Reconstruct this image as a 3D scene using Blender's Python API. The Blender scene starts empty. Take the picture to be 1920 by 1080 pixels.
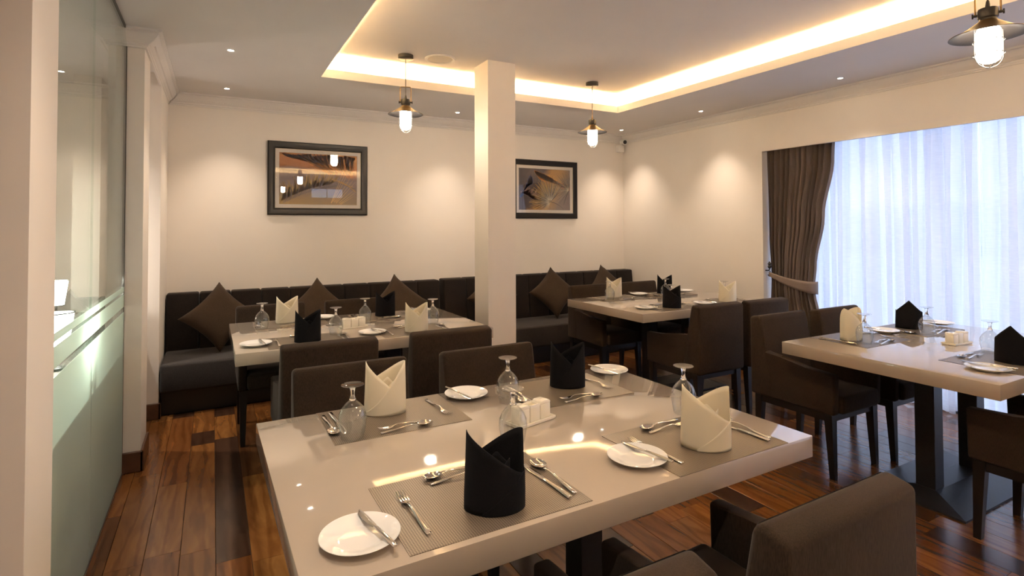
import bpy, bmesh, math, random
from math import sin, cos, pi, radians as RAD
from mathutils import Vector, Matrix

S = bpy.context.scene
COL = S.collection
rnd = random.Random(7)

# ------------------------------------------------------------------ camera
cam_d = bpy.data.cameras.new('camera')
cam = bpy.data.objects.new('camera', cam_d)
COL.objects.link(cam)
F_PX, CY = 1028.9, 401.45
cam_d.sensor_width = 36.0
cam_d.lens = F_PX / 1920 * 36.0
cam_d.shift_y = -(540 - CY) / 1920
cam_d.clip_start = 0.05
yaw, pitch, roll = RAD(28.597), RAD(1.26), RAD(-0.1915)
fw = Vector((sin(yaw) * cos(pitch), cos(yaw) * cos(pitch), sin(pitch)))
rt = Vector((cos(yaw), -sin(yaw), 0))
up = rt.cross(fw)
r2 = rt * cos(roll) + up * sin(roll)
u2 = -rt * sin(roll) + up * cos(roll)
M = Matrix((r2, u2, -fw)).transposed().to_4x4()
M.translation = Vector((0, 0, 1.42))
cam.matrix_world = M
S.camera = cam

# ------------------------------------------------------------------ sky, exposure
W = bpy.data.worlds.new('sky')
S.world = W
W.use_nodes = True
bg = W.node_tree.nodes['Background']
bg.inputs[0].default_value = (0.68, 0.765, 1.0, 1)
bg.inputs[1].default_value = 1.18
S.view_settings.view_transform = 'Standard'
S.view_settings.look = 'None'
S.view_settings.exposure = 1.5
S.view_settings.gamma = 1.0
S.view_settings.use_curve_mapping = False
S.cycles.max_bounces = 9
S.cycles.adaptive_threshold = 0.03
S.cycles.diffuse_bounces = 5
S.cycles.glossy_bounces = 4
S.cycles.transmission_bounces = 8
S.cycles.transparent_max_bounces = 16
S.cycles.sample_clamp_indirect = 6.0
S.cycles.caustics_reflective = False
S.cycles.caustics_refractive = False

LED_E, LED_C = 84.0, (1.0, 0.67, 0.31)
PEND_E, PEND_C = 45.0, (1.0, 0.83, 0.63)
DOWN_W, DOWN_C = 20.0, (1.0, 0.81, 0.63)

# ------------------------------------------------------------------ materials
def mat(name):
    m = bpy.data.materials.new(name)
    m.use_nodes = True
    nt = m.node_tree
    p = nt.nodes['Principled BSDF']
    return m, nt, p

def N(nt, t, **kw):
    n = nt.nodes.new(t)
    for k, v in kw.items():
        if k.startswith('i_'):
            key = k[2:].replace('_', ' ')
            n.inputs[key].default_value = v
        else:
            setattr(n, k, v)
    return n

def plain(name, c, rough=0.5, metal=0.0, noise=0.0, nscale=30.0, bump=0.0, coat=0.0, spec=0.5, sheen=0.0):
    m, nt, p = mat(name)
    p.inputs['Base Color'].default_value = (*c, 1)
    p.inputs['Roughness'].default_value = rough
    p.inputs['Metallic'].default_value = metal
    p.inputs['Specular IOR Level'].default_value = spec
    p.inputs['Coat Weight'].default_value = coat
    p.inputs['Coat Roughness'].default_value = 0.03
    p.inputs['Sheen Weight'].default_value = sheen
    if noise or bump:
        tc = N(nt, 'ShaderNodeTexCoord')
        nz = N(nt, 'ShaderNodeTexNoise', i_Scale=nscale, i_Detail=4.0)
        nt.links.new(tc.outputs['Object'], nz.inputs['Vector'])
        if noise:
            rp = N(nt, 'ShaderNodeValToRGB')
            rp.color_ramp.elements[0].position = 0.3
            rp.color_ramp.elements[1].position = 0.7
            rp.color_ramp.elements[0].color = (*[x * (1 - noise) for x in c], 1)
            rp.color_ramp.elements[1].color = (*[min(1, x * (1 + noise)) for x in c], 1)
            nt.links.new(nz.outputs['Fac'], rp.inputs['Fac'])
            nt.links.new(rp.outputs['Color'], p.inputs['Base Color'])
        if bump:
            b = N(nt, 'ShaderNodeBump', i_Strength=bump, i_Distance=0.002)
            nt.links.new(nz.outputs['Fac'], b.inputs['Height'])
            nt.links.new(b.outputs['Normal'], p.inputs['Normal'])
    return m

def fabric(name, c, c2, scale=(420, 420, 90), rough=0.95, sheen=0.25, bump=0.25):
    """woven cloth: fine streaky threads"""
    m, nt, p = mat(name)
    tc = N(nt, 'ShaderNodeTexCoord')
    mp = N(nt, 'ShaderNodeMapping')
    mp.inputs['Scale'].default_value = scale
    nz = N(nt, 'ShaderNodeTexNoise', i_Scale=1.0, i_Detail=2.0)
    nz2 = N(nt, 'ShaderNodeTexNoise', i_Scale=6.0, i_Detail=3.0)
    rp = N(nt, 'ShaderNodeValToRGB')
    rp.color_ramp.elements[0].position = 0.32
    rp.color_ramp.elements[1].position = 0.7
    rp.color_ramp.elements[0].color = (*c, 1)
    rp.color_ramp.elements[1].color = (*c2, 1)
    ad = N(nt, 'ShaderNodeMath', operation='MULTIPLY_ADD')
    ad.inputs[1].default_value = 0.3
    nt.links.new(tc.outputs['Object'], mp.inputs['Vector'])
    nt.links.new(mp.outputs['Vector'], nz.inputs['Vector'])
    nt.links.new(tc.outputs['Object'], nz2.inputs['Vector'])
    nt.links.new(nz2.outputs['Fac'], ad.inputs[0])
    sb = N(nt, 'ShaderNodeMath', operation='MULTIPLY')
    sb.inputs[1].default_value = 0.72
    nt.links.new(nz.outputs['Fac'], sb.inputs[0])
    nt.links.new(sb.outputs[0], ad.inputs[2])
    nt.links.new(ad.outputs[0], rp.inputs['Fac'])
    nt.links.new(rp.outputs['Color'], p.inputs['Base Color'])
    p.inputs['Roughness'].default_value = rough
    p.inputs['Specular IOR Level'].default_value = 0.15
    p.inputs['Sheen Weight'].default_value = sheen
    p.inputs['Sheen Roughness'].default_value = 0.5
    b = N(nt, 'ShaderNodeBump', i_Strength=bump, i_Distance=0.001)
    nt.links.new(nz.outputs['Fac'], b.inputs['Height'])
    nt.links.new(b.outputs['Normal'], p.inputs['Normal'])
    return m

def emit(name, c, e):
    m, nt, p = mat(name)
    p.inputs['Base Color'].default_value = (0.9, 0.9, 0.9, 1)
    p.inputs['Emission Color'].default_value = (*c, 1)
    p.inputs['Emission Strength'].default_value = e
    return m

def thin_glass(name, tint=(0.96, 0.98, 0.97), rough=0.0, base=0.06, ior=1.5):
    """a thin sheet of glass: lets light straight through and mirrors by Fresnel"""
    m = bpy.data.materials.new(name)
    m.use_nodes = True
    nt = m.node_tree
    nt.nodes.clear()
    out = N(nt, 'ShaderNodeOutputMaterial')
    tr = N(nt, 'ShaderNodeBsdfTransparent')
    tr.inputs['Color'].default_value = (*tint, 1)
    gl = N(nt, 'ShaderNodeBsdfGlossy')
    gl.inputs['Roughness'].default_value = rough
    fr = N(nt, 'ShaderNodeFresnel')
    ge = N(nt, 'ShaderNodeNewGeometry')          # the exit face of a sheet mirrors like the entry face
    io = N(nt, 'ShaderNodeMapRange')
    io.inputs['To Min'].default_value = ior
    io.inputs['To Max'].default_value = 1.0 / ior
    nt.links.new(ge.outputs['Backfacing'], io.inputs['Value'])
    nt.links.new(io.outputs[0], fr.inputs['IOR'])
    mx = N(nt, 'ShaderNodeMixShader')
    nt.links.new(fr.outputs[0], mx.inputs[0])
    nt.links.new(tr.outputs[0], mx.inputs[1])
    nt.links.new(gl.outputs[0], mx.inputs[2])
    nt.links.new(mx.outputs[0], out.inputs['Surface'])
    return m

def cloth_through(name, c, transp, transl, streak=0.0):
    """a cloth or film that lets part of the light through"""
    m = bpy.data.materials.new(name)
    m.use_nodes = True
    nt = m.node_tree
    nt.nodes.clear()
    out = N(nt, 'ShaderNodeOutputMaterial')
    tp = N(nt, 'ShaderNodeBsdfTransparent')
    tl = N(nt, 'ShaderNodeBsdfTranslucent')
    df = N(nt, 'ShaderNodeBsdfDiffuse')
    tl.inputs['Color'].default_value = (*c, 1)
    df.inputs['Color'].default_value = (*c, 1)
    m1 = N(nt, 'ShaderNodeMixShader')
    m1.inputs[0].default_value = transl
    m2 = N(nt, 'ShaderNodeMixShader')
    m2.inputs[0].default_value = 1 - transp
    nt.links.new(df.outputs[0], m1.inputs[1])
    nt.links.new(tl.outputs[0], m1.inputs[2])
    nt.links.new(tp.outputs[0], m2.inputs[1])
    nt.links.new(m1.outputs[0], m2.inputs[2])
    if streak:
        tc = N(nt, 'ShaderNodeTexCoord')
        mp = N(nt, 'ShaderNodeMapping')
        mp.inputs['Scale'].default_value = (14, 14, 190)
        nz = N(nt, 'ShaderNodeTexNoise', i_Scale=1.0, i_Detail=3.0)
        mr = N(nt, 'ShaderNodeMapRange')
        mr.inputs['From Min'].default_value = 0.3
        mr.inputs['From Max'].default_value = 0.7
        mr.inputs['To Min'].default_value = 1 - transp - streak
        mr.inputs['To Max'].default_value = 1 - transp + streak
        nt.links.new(tc.outputs['Object'], mp.inputs['Vector'])
        nt.links.new(mp.outputs['Vector'], nz.inputs['Vector'])
        nt.links.new(nz.outputs['Fac'], mr.inputs['Value'])
        nt.links.new(mr.outputs[0], m2.inputs[0])
    nt.links.new(m2.outputs[0], out.inputs['Surface'])
    return m

def wood_floor():
    m, nt, p = mat('floor_wood')
    tc = N(nt, 'ShaderNodeTexCoord')
    oi = N(nt, 'ShaderNodeObjectInfo')
    mp = N(nt, 'ShaderNodeMapping')
    mp.inputs['Scale'].default_value = (9, 1.6, 9)
    off = N(nt, 'ShaderNodeVectorMath', operation='SCALE')
    off.inputs[0].default_value = (31, 17, 23)
    nt.links.new(oi.outputs['Random'], off.inputs['Scale'])
    nt.links.new(tc.outputs['Object'], mp.inputs['Vector'])
    ad = N(nt, 'ShaderNodeVectorMath', operation='ADD')
    nt.links.new(mp.outputs['Vector'], ad.inputs[0])
    nt.links.new(off.outputs[0], ad.inputs[1])
    nz = N(nt, 'ShaderNodeTexNoise', i_Scale=1.3, i_Detail=5.0, i_Distortion=1.6)
    nt.links.new(ad.outputs[0], nz.inputs['Vector'])
    wv = N(nt, 'ShaderNodeTexWave', i_Scale=0.55, i_Distortion=14.0, i_Detail=4.0)
    wv.bands_direction = 'X'
    nt.links.new(ad.outputs[0], wv.inputs['Vector'])
    rp = N(nt, 'ShaderNodeValToRGB')
    rp.color_ramp.elements[0].position = 0.25
    rp.color_ramp.elements[1].position = 0.72
    rp.color_ramp.elements[0].color = (0.55, 0.47, 0.42, 1)
    rp.color_ramp.elements[1].color = (1.0, 1.0, 1.0, 1)
    nt.links.new(nz.outputs['Fac'], rp.inputs['Fac'])
    rw = N(nt, 'ShaderNodeValToRGB')
    rw.color_ramp.elements[0].position = 0.0
    rw.color_ramp.elements[1].position = 0.35
    rw.color_ramp.elements[0].color = (0.74, 0.68, 0.64, 1)
    rw.color_ramp.elements[1].color = (1, 1, 1, 1)
    nt.links.new(wv.outputs['Fac'], rw.inputs['Fac'])
    mu = N(nt, 'ShaderNodeMix', data_type='RGBA', blend_type='MULTIPLY')
    mu.inputs[0].default_value = 1.0
    nt.links.new(rp.outputs['Color'], mu.inputs[6])
    nt.links.new(rw.outputs['Color'], mu.inputs[7])
    m2 = N(nt, 'ShaderNodeMix', data_type='RGBA', blend_type='MULTIPLY')
    m2.inputs[0].default_value = 1.0
    nt.links.new(mu.outputs[2], m2.inputs[6])
    nt.links.new(oi.outputs['Color'], m2.inputs[7])
    nt.links.new(m2.outputs[2], p.inputs['Base Color'])
    p.inputs['Roughness'].default_value = 0.2
    p.inputs['Specular IOR Level'].default_value = 0.5
    b = N(nt, 'ShaderNodeBump', i_Strength=0.08, i_Distance=0.002)
    nt.links.new(nz.outputs['Fac'], b.inputs['Height'])
    nt.links.new(b.outputs['Normal'], p.inputs['Normal'])
    return m

def weave_mat():
    m, nt, p = mat('placemat_weave')
    tc = N(nt, 'ShaderNodeTexCoord')
    mp = N(nt, 'ShaderNodeMapping')
    mp.inputs['Rotation'].default_value = (0, 0, RAD(45))
    ck = N(nt, 'ShaderNodeTexChecker', i_Scale=250.0)
    ck.inputs['Color1'].default_value = (0.24, 0.195, 0.15, 1)
    ck.inputs['Color2'].default_value = (0.085, 0.066, 0.048, 1)
    nt.links.new(tc.outputs['Object'], mp.inputs['Vector'])
    nt.links.new(mp.outputs['Vector'], ck.inputs['Vector'])
    nt.links.new(ck.outputs['Color'], p.inputs['Base Color'])
    p.inputs['Roughness'].default_value = 0.38
    p.inputs['Metallic'].default_value = 0.25
    b = N(nt, 'ShaderNodeBump', i_Strength=0.5, i_Distance=0.001)
    nt.links.new(ck.outputs['Fac'], b.inputs['Height'])
    nt.links.new(b.outputs['Normal'], p.inputs['Normal'])
    return m

def art_mat(name, stops, scale, rot, dist=2.5, detail=5.0):
    m, nt, p = mat(name)
    tc = N(nt, 'ShaderNodeTexCoord')
    mp = N(nt, 'ShaderNodeMapping')
    mp.inputs['Scale'].default_value = scale
    mp.inputs['Rotation'].default_value = (0, rot, 0)
    nz = N(nt, 'ShaderNodeTexNoise', i_Scale=1.0, i_Detail=detail, i_Distortion=dist)
    rp = N(nt, 'ShaderNodeValToRGB')
    el = rp.color_ramp.elements
    while len(el) < len(stops):
        el.new(0.5)
    for e, (pos, c) in zip(el, stops):
        e.position = pos
        e.color = (*c, 1)
    nt.links.new(tc.outputs['Object'], mp.inputs['Vector'])
    nt.links.new(mp.outputs['Vector'], nz.inputs['Vector'])
    nt.links.new(nz.outputs['Fac'], rp.inputs['Fac'])
    nt.links.new(rp.outputs['Color'], p.inputs['Base Color'])
    p.inputs['Roughness'].default_value = 0.5
    return m

WALL = plain('wall_paint', (0.82, 0.765, 0.70), 0.75, noise=0.015, nscale=3.0, bump=0.04)
CEIL = plain('ceiling_paint', (0.74, 0.71, 0.69), 0.8, noise=0.02, nscale=2.0)
CORN = plain('cornice_paint', (0.78, 0.74, 0.70), 0.6)
DARKWOOD = plain('baseboard_wood', (0.085, 0.038, 0.02), 0.35, noise=0.3, nscale=12)
FLOORW = wood_floor()
SUB = plain('subfloor', (0.02, 0.012, 0.008), 0.8)
SLAB = plain('table_laminate', (0.43, 0.365, 0.30), 0.06, noise=0.012, nscale=5.0, spec=0.6, coat=0.5)
BLKWOOD = plain('black_stained_wood', (0.010, 0.0085, 0.008), 0.35)
BLKMET = plain('black_steel', (0.014, 0.014, 0.016), 0.42, noise=0.2, nscale=60)
CHAIRF = fabric('chair_cloth', (0.019, 0.0122, 0.0082), (0.043, 0.0285, 0.0195), scale=(500, 500, 80), sheen=0.06)
BENCHF = fabric('bench_cloth', (0.013, 0.0095, 0.008), (0.024, 0.018, 0.015), scale=(300, 300, 120), sheen=0.06)
SEATF = fabric('bench_seat_cloth', (0.030, 0.026, 0.025), (0.050, 0.044, 0.042), scale=(300, 300, 200), sheen=0.06)
CUSHF = fabric('cushion_cloth', (0.036, 0.023, 0.014), (0.064, 0.042, 0.027), scale=(260, 260, 260), sheen=0.06, bump=0.4)
DRAPEF = fabric('drape_cloth', (0.185, 0.145, 0.125), (0.225, 0.18, 0.155), scale=(700, 700, 500), sheen=0.05)
CREAM = cloth_through('cream_linen', (0.90, 0.835, 0.68), 0.0, 0.28)
BLACKN = fabric('black_linen', (0.004, 0.004, 0.005), (0.009, 0.0085, 0.010), scale=(500, 500, 500), sheen=0.02)
PORC = plain('white_porcelain', (0.83, 0.82, 0.80), 0.08, spec=0.6, coat=0.3)
CERAM = plain('ivory_ceramic', (0.82, 0.77, 0.66), 0.15, coat=0.2)
STEEL = plain('polished_steel', (0.72, 0.68, 0.63), 0.10, metal=1.0)
WEAVE = weave_mat()
GLASS = thin_glass('clear_glass', (0.96, 0.97, 0.97), ior=1.7)
STEM, _nt, _p = mat('stem_glass')
_p.inputs['Transmission Weight'].default_value = 1.0
_p.inputs['Roughness'].default_value = 0.0
_p.inputs['IOR'].default_value = 1.48
_p.inputs['Base Color'].default_value = (1, 1, 1, 1)
FOOTG = thin_glass('foot_glass', (0.95, 0.96, 0.96), ior=1.75)
PANE = thin_glass('partition_glass', (0.90, 0.955, 0.925))
WPANE = thin_glass('window_glass', (0.93, 0.96, 0.97))
FROST = cloth_through('frosted_film', (0.72, 0.81, 0.755), 0.06, 0.62)
SHEER = cloth_through('sheer_voile', (0.90, 0.925, 1.0), 0.07, 0.74, streak=0.04)
SHEER2 = cloth_through('sheer_voile_fold', (0.86, 0.89, 1.0), 0.42, 0.70, streak=0.05)
FRAMEB = plain('picture_frame_lacquer', (0.010, 0.007, 0.006), 0.38, spec=0.35)
MATB = plain('picture_mount', (0.72, 0.66, 0.60), 0.7)
PGLASS = thin_glass('picture_glass', (0.985, 0.985, 0.985), ior=1.5)
BRASS = plain('aged_brass', (0.30, 0.19, 0.08), 0.38, metal=0.8)
BRASSY = plain('shade_brass', (0.17, 0.105, 0.038), 0.42, metal=0.55)
SHADEB = plain('shade_lining_black', (0.006, 0.005, 0.005), 0.6, spec=0.15)
LAMPBLK = plain('lamp_black', (0.018, 0.016, 0.014), 0.4)
GREYP = plain('white_plastic', (0.78, 0.76, 0.72), 0.45)
LENS = plain('black_lens', (0.008, 0.008, 0.01), 0.1)
WFRAME = plain('window_frame_white', (0.78, 0.78, 0.78), 0.45)
LEDM = emit('led_light', LED_C, LED_E)
BULB = emit('lamp_light', PEND_C, PEND_E)
DLM = emit('downlight_light', (1.0, 0.9, 0.75), 25.0)
SHADEM = emit('lamp_shade_light', (1.0, 0.93, 0.85), 16.0)

# ------------------------------------------------------------------ mesh helpers
def link(o, parent=None):
    COL.objects.link(o)
    if parent is not None:
        o.parent = parent
    return o

def mesh_obj(name, bm, m, parent=None, smooth=False, loc=None):
    me = bpy.data.meshes.new(name)
    bmesh.ops.recalc_face_normals(bm, faces=bm.faces[:])
    bm.to_mesh(me)
    bm.free()
    me.materials.append(m)
    if smooth:
        for p in me.polygons:
            p.use_smooth = True
        try:
            me.set_sharp_from_angle(angle=RAD(38))
        except Exception:
            pass
    o = bpy.data.objects.new(name, me)
    if loc is not None:
        o.location = loc
    return link(o, parent)

def tag(o, label=None, cat=None, group=None, kind=None):
    if label: o['label'] = label
    if cat: o['category'] = cat
    if group: o['group'] = group
    if kind: o['kind'] = kind
    return o

def empty(name, loc=(0, 0, 0), rz=0.0):
    o = bpy.data.objects.new(name, None)
    o.empty_display_size = 0.1
    o.location = loc
    o.rotation_euler = (0, 0, rz)
    return link(o)

def copy_tree(o, parent=None):
    c = o.copy()
    COL.objects.link(c)
    c.parent = parent
    for ch in o.children:
        copy_tree(ch, c)
    return c

def add_box(bm, x0, x1, y0, y1, z0, z1, bevel=0.0, seg=1):
    vs = [bm.verts.new((x, y, z)) for x in (x0, x1) for y in (y0, y1) for z in (z0, z1)]
    idx = [(0, 1, 3, 2), (4, 6, 7, 5), (0, 4, 5, 1), (2, 3, 7, 6), (0, 2, 6, 4), (1, 5, 7, 3)]
    fs = [bm.faces.new([vs[i] for i in f]) for f in idx]
    if bevel > 0:
        es = list({e for f in fs for e in f.edges})
        bmesh.ops.bevel(bm, geom=es, offset=bevel, segments=seg, profile=0.5, affect='EDGES')

def box_obj(name, x0, x1, y0, y1, z0, z1, m, parent=None, bevel=0.0, seg=1, smooth=False):
    bm = bmesh.new()
    add_box(bm, x0, x1, y0, y1, z0, z1, bevel, seg)
    return mesh_obj(name, bm, m, parent, smooth)

def add_prism(bm, pts, axis, a0, a1, bevel=0.0, seg=2):
    """pts: polygon in the two other axes; extruded along axis"""
    def P(p, a):
        if axis == 'x': return (a, p[0], p[1])
        if axis == 'y': return (p[0], a, p[1])
        return (p[0], p[1], a)
    A = [bm.verts.new(P(p, a0)) for p in pts]
    B = [bm.verts.new(P(p, a1)) for p in pts]
    n = len(pts)
    fs = [bm.faces.new(A), bm.faces.new(B[::-1])]
    for i in range(n):
        fs.append(bm.faces.new((A[i], B[i], B[(i + 1) % n], A[(i + 1) % n])))
    if bevel > 0:
        es = list({e for f in fs for e in f.edges})
        bmesh.ops.bevel(bm, geom=es, offset=bevel, segments=seg, profile=0.5, affect='EDGES')

def add_lathe(bm, prof, seg=32, c=(0, 0, 0), close=False):
    rings = []
    for r, z in prof:
        if r < 1e-6:
            rings.append([bm.verts.new((c[0], c[1], c[2] + z))])
        else:
            rings.append([bm.verts.new((c[0] + r * cos(2 * pi * i / seg), c[1] + r * sin(2 * pi * i / seg), c[2] + z)) for i in range(seg)])
    for a, b in zip(rings[:-1], rings[1:]):
        for i in range(seg):
            j = (i + 1) % seg
            if len(a) == 1 and len(b) == 1:
                continue
            if len(a) == 1:
                bm.faces.new((a[0], b[i], b[j]))
            elif len(b) == 1:
                bm.faces.new((a[i], b[0], a[j]))
            else:
                bm.faces.new((a[i], b[i], b[j], a[j]))

def add_tube(bm, pts, r, seg=8, cap=True):
    rings = []
    prev = None
    for k, p in enumerate(pts):
        p = Vector(p)
        a = Vector(pts[max(0, k - 1)])
        b = Vector(pts[min(len(pts) - 1, k + 1)])
        t = (b - a).normalized()
        ref = prev if prev is not None else (Vector((0, 0, 1)) if abs(t.z) < 0.9 else Vector((1, 0, 0)))
        u = (ref - t * ref.dot(t)).normalized()
        prev = u
        v = t.cross(u)
        rr = r[k] if isinstance(r, (list, tuple)) else r
        rings.append([bm.verts.new(p + (u * cos(2 * pi * i / seg) + v * sin(2 * pi * i / seg)) * rr) for i in range(seg)])
    for a, b in zip(rings[:-1], rings[1:]):
        for i in range(seg):
            j = (i + 1) % seg
            bm.faces.new((a[i], a[j], b[j], b[i]))
    if cap:
        bm.faces.new(rings[0][::-1])
        bm.faces.new(rings[-1])

def add_loft(bm, st, seg=10):
    """stations (y, half width x, half height z, centre z, centre x)"""
    rings = []
    for s in st:
        y, w, t, zc = s[:4]
        xc = s[4] if len(s) > 4 else 0.0
        rings.append([bm.verts.new((xc + w * cos(2 * pi * i / seg), y, zc + t * sin(2 * pi * i / seg))) for i in range(seg)])
    for a, b in zip(rings[:-1], rings[1:]):
        for i in range(seg):
            j = (i + 1) % seg
            bm.faces.new((a[i], a[j], b[j], b[i]))
    bm.faces.new(rings[0][::-1])
    bm.faces.new(rings[-1])

def solid(o, t, offset=0.0):
    md = o.modifiers.new('thickness', 'SOLIDIFY')
    md.thickness = t
    md.offset = offset
    return o

# ------------------------------------------------------------------ room shell
XL, XR, YB = -0.345, 4.67, 5.55
YF = -3.4                    # wall behind the camera
XC = -2.3                    # far wall of the side room beyond the glass
ZC, ZU = 2.58, 2.75          # dropped and raised ceiling
GX = -0.455                  # glass partition plane

# floor with individual planks
floor = box_obj('floor', XC, 5.3, YF, YB + 0.1, -0.1, -0.012, SUB)
tag(floor, kind='structure')
PW = 0.136
plank_mesh = {}
def plank_me(L):
    k = round(L, 2)
    if k not in plank_mesh:
        bm = bmesh.new()
        g = 0.0007
        add_prism(bm, [(g, -0.012), (PW - g, -0.012), (PW - g, -0.0012), (PW - g - 0.0012, 0), (g + 0.0012, 0), (g, -0.0012)], 'y', g, L - g)
        bmesh.ops.recalc_face_normals(bm, faces=bm.faces[:])
        me = bpy.data.meshes.new('plank')
        bm.to_mesh(me)
        bm.free()
        me.materials.append(FLOORW)
        plank_mesh[k] = me
    return plank_mesh[k]

TONES = [(0.185, 0.074, 0.020), (0.22, 0.091, 0.025), (0.15, 0.060, 0.018), (0.20, 0.084, 0.024), (0.245, 0.107, 0.030),
         (0.12, 0.047, 0.016), (0.058, 0.027, 0.015), (0.165, 0.061, 0.017)]
LENS_P = [0.5, 0.62, 0.74, 0.86, 0.98, 1.1, 1.22]
far_bm = bmesh.new()
n_pl = 0
row0 = int(math.floor((GX - 0.022) / PW))
for r in range(row0, 38):
    x0 = 0.022 + r * PW
    if x0 + PW > 5.02:
        break
    rr = random.Random(100 + r)
    y = 0.35 + rr.random() * 0.1
    if r == 0:
        seq = [(0.6, 1.2, 0), (1.8, 0.86, 7), (2.66, 1.54, 6), (4.2, 0.5, 4), (4.7, 0.3, 6)]
    elif r == -1:
        seq = [(1.7, 1.1, 0), (2.8, 1.35, 1), (4.15, 0.25, 6), (4.4, 0.6, 1)]
    elif r == 1:
        seq = [(1.3, 1.3, 4), (2.6, 0.9, 1), (3.5, 0.8, 5), (4.3, 0.7, 2)]
    else:
        seq = []
        last = -1
        while y < 5.0:
            L = rr.choice(LENS_P)
            t = rr.randrange(len(TONES))
            if t == last:
                t = (t + 3) % len(TONES)
            last = t
            seq.append((y, L, t))
            y += L
    for (yy, L, t) in seq:
        # only boards that the room shows; a board wholly behind the camera's reach goes to the plain rest
        o = bpy.data.objects.new('plank', plank_me(L))
        o.location = (x0, yy, 0)
        k = 0.9 + 0.22 * rr.random()
        o.color = (*[c * k for c in TONES[t]], 1)
        link(o, floor)
        n_pl += 1
    ya = seq[0][0]
    ye = seq[-1][0] + seq[-1][1]
    y = ya
    while y > YF + 0.1:
        L = rr.choice(LENS_P)
        add_box(far_bm, x0 + 0.0007, x0 + PW - 0.0007, max(YF, y - L) + 0.0007, y - 0.0007, -0.012, 0)
        y -= L
    if ye < YB:
        add_box(far_bm, x0 + 0.0007, x0 + PW - 0.0007, ye, YB, -0.012, 0)
for r in range(-17, row0):
    x0 = 0.022 + r * PW
    y = YF
    while y < YB:
        L = rnd.choice(LENS_P)
        add_box(far_bm, x0 + 0.0007, x0 + PW - 0.0007, y + 0.0007, min(YB, y + L) - 0.0007, -0.012, 0)
        y += L
fp = mesh_obj('plank_rest', far_bm, FLOORW, floor)
fp.color = (*TONES[0], 1)
tag(fp, kind='stuff')

def wall(name, *boxes, m=WALL):
    bm = bmesh.new()
    for b in boxes:
        add_box(bm, *b)
    o = mesh_obj(name, bm, m)
    tag(o, kind='structure')
    return o

WY0, WY1, WZ = -1.6, 3.50, 2.135     # window opening along the right wall
wall('wall_back', (XC - 0.1, XR + 0.6, YB, YB + 0.12, 0, ZU + 0.1))
wall('wall_right', (XR, XR + 0.45, WY1, YB, 0, ZU + 0.1),
     (XR, XR + 0.03, WY0, WY1, WZ, ZU + 0.1), (XR + 0.03, XR + 0.45, WY0, WY1, 2.45, ZU + 0.1),
     (XR, XR + 0.45, YF, WY0, 0, ZU + 0.1))
# rear wall behind the camera, with a small high window
RW = (2.15, 2.95, 2.14, 2.40)
wall('wall_front', (XC, RW[0], YF - 0.12, YF, 0, ZU + 0.1), (RW[1], XR + 0.45, YF - 0.12, YF, 0, ZU + 0.1),
     (RW[0], RW[1], YF - 0.12, YF, 0, RW[2]), (RW[0], RW[1], YF - 0.12, YF, RW[3], ZU + 0.1))
wall('wall_left', (XC - 0.12, XC, YF, YB, 0, ZU + 0.1))
# piers of the left side
wall('wall_pier_far', (-0.50, -0.362, 3.885, 4.20, 0, ZC))
wall('wall_pier_corner', (-0.62, XL, 4.86, YB, 0, ZC))
wall('wall_pier_near', (-0.62, -0.385, 1.70, 1.955, 0, ZC))
wall('wall_pier_room', (-0.62, -0.44, YF, 0.4, 0, ZC))
wall('wall_column', (1.917, 2.165, 3.91, 4.165, 0, ZU))

# ceiling: dropped ring, lip, cove and raised field
OX0, OX1, OY0, OY1 = 0.726, 3.65, -2.3, 4.41
CW = 0.15
bm = bmesh.new()
x0, x1, y0, y1 = XC - 0.1, XR + 0.45, YF - 0.1, YB + 0.05
add_box(bm, x0, OX0, y0, y1, ZC, ZC + 0.02)
add_box(bm, OX1, x1, y0, y1, ZC, ZC + 0.02)
add_box(bm, OX0, OX1, OY1, y1, ZC, ZC + 0.02)
add_box(bm, OX0, OX1, y0, OY0, ZC, ZC + 0.02)
ceiling = mesh_obj('ceiling', bm, CEIL)
tag(ceiling, kind='structure')
bm = bmesh.new()
zl = 2.648
for b in ((OX0 - 0.02, OX0, OY0 - 0.02, OY1 + 0.02), (OX1, OX1 + 0.02, OY0 - 0.02, OY1 + 0.02), (OX0, OX1, OY1, OY1 + 0.02), (OX0, OX1, OY0 - 0.02, OY0)):
    add_box(bm, *b, ZC + 0.02, zl)
mesh_obj('cove_lip', bm, CEIL, ceiling)
bm = bmesh.new()
for b in ((OX0 - CW - 0.02, OX0 - CW, OY0 - CW, OY1 + CW), (OX1 + CW, OX1 + CW + 0.02, OY0 - CW, OY1 + CW),
          (OX0 - CW, OX1 + CW, OY1 + CW, OY1 + CW + 0.02), (OX0 - CW, OX1 + CW, OY0 - CW - 0.02, OY0 - CW)):
    add_box(bm, *b, ZC + 0.02, ZU)
mesh_obj('cove_side', bm, CEIL, ceiling)
box_obj('raised_field', x0, x1, y0, y1, ZU, ZU + 0.1, CEIL, ceiling)
a = 0.055
for (bx0, bx1, by0, by1) in ((OX0 - a - 0.016, OX0 - a, OY0, OY1), (OX1 + a, OX1 + a + 0.016, OY0, OY1), (OX0, OX1, OY1 + a, OY1 + a + 0.016), (OX0, OX1, OY0 - a - 0.016, OY0 - a)):
    box_obj('led_strip', bx0, bx1, by0, by1, ZC + 0.02, ZC + 0.034, LEDM, ceiling)

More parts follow.
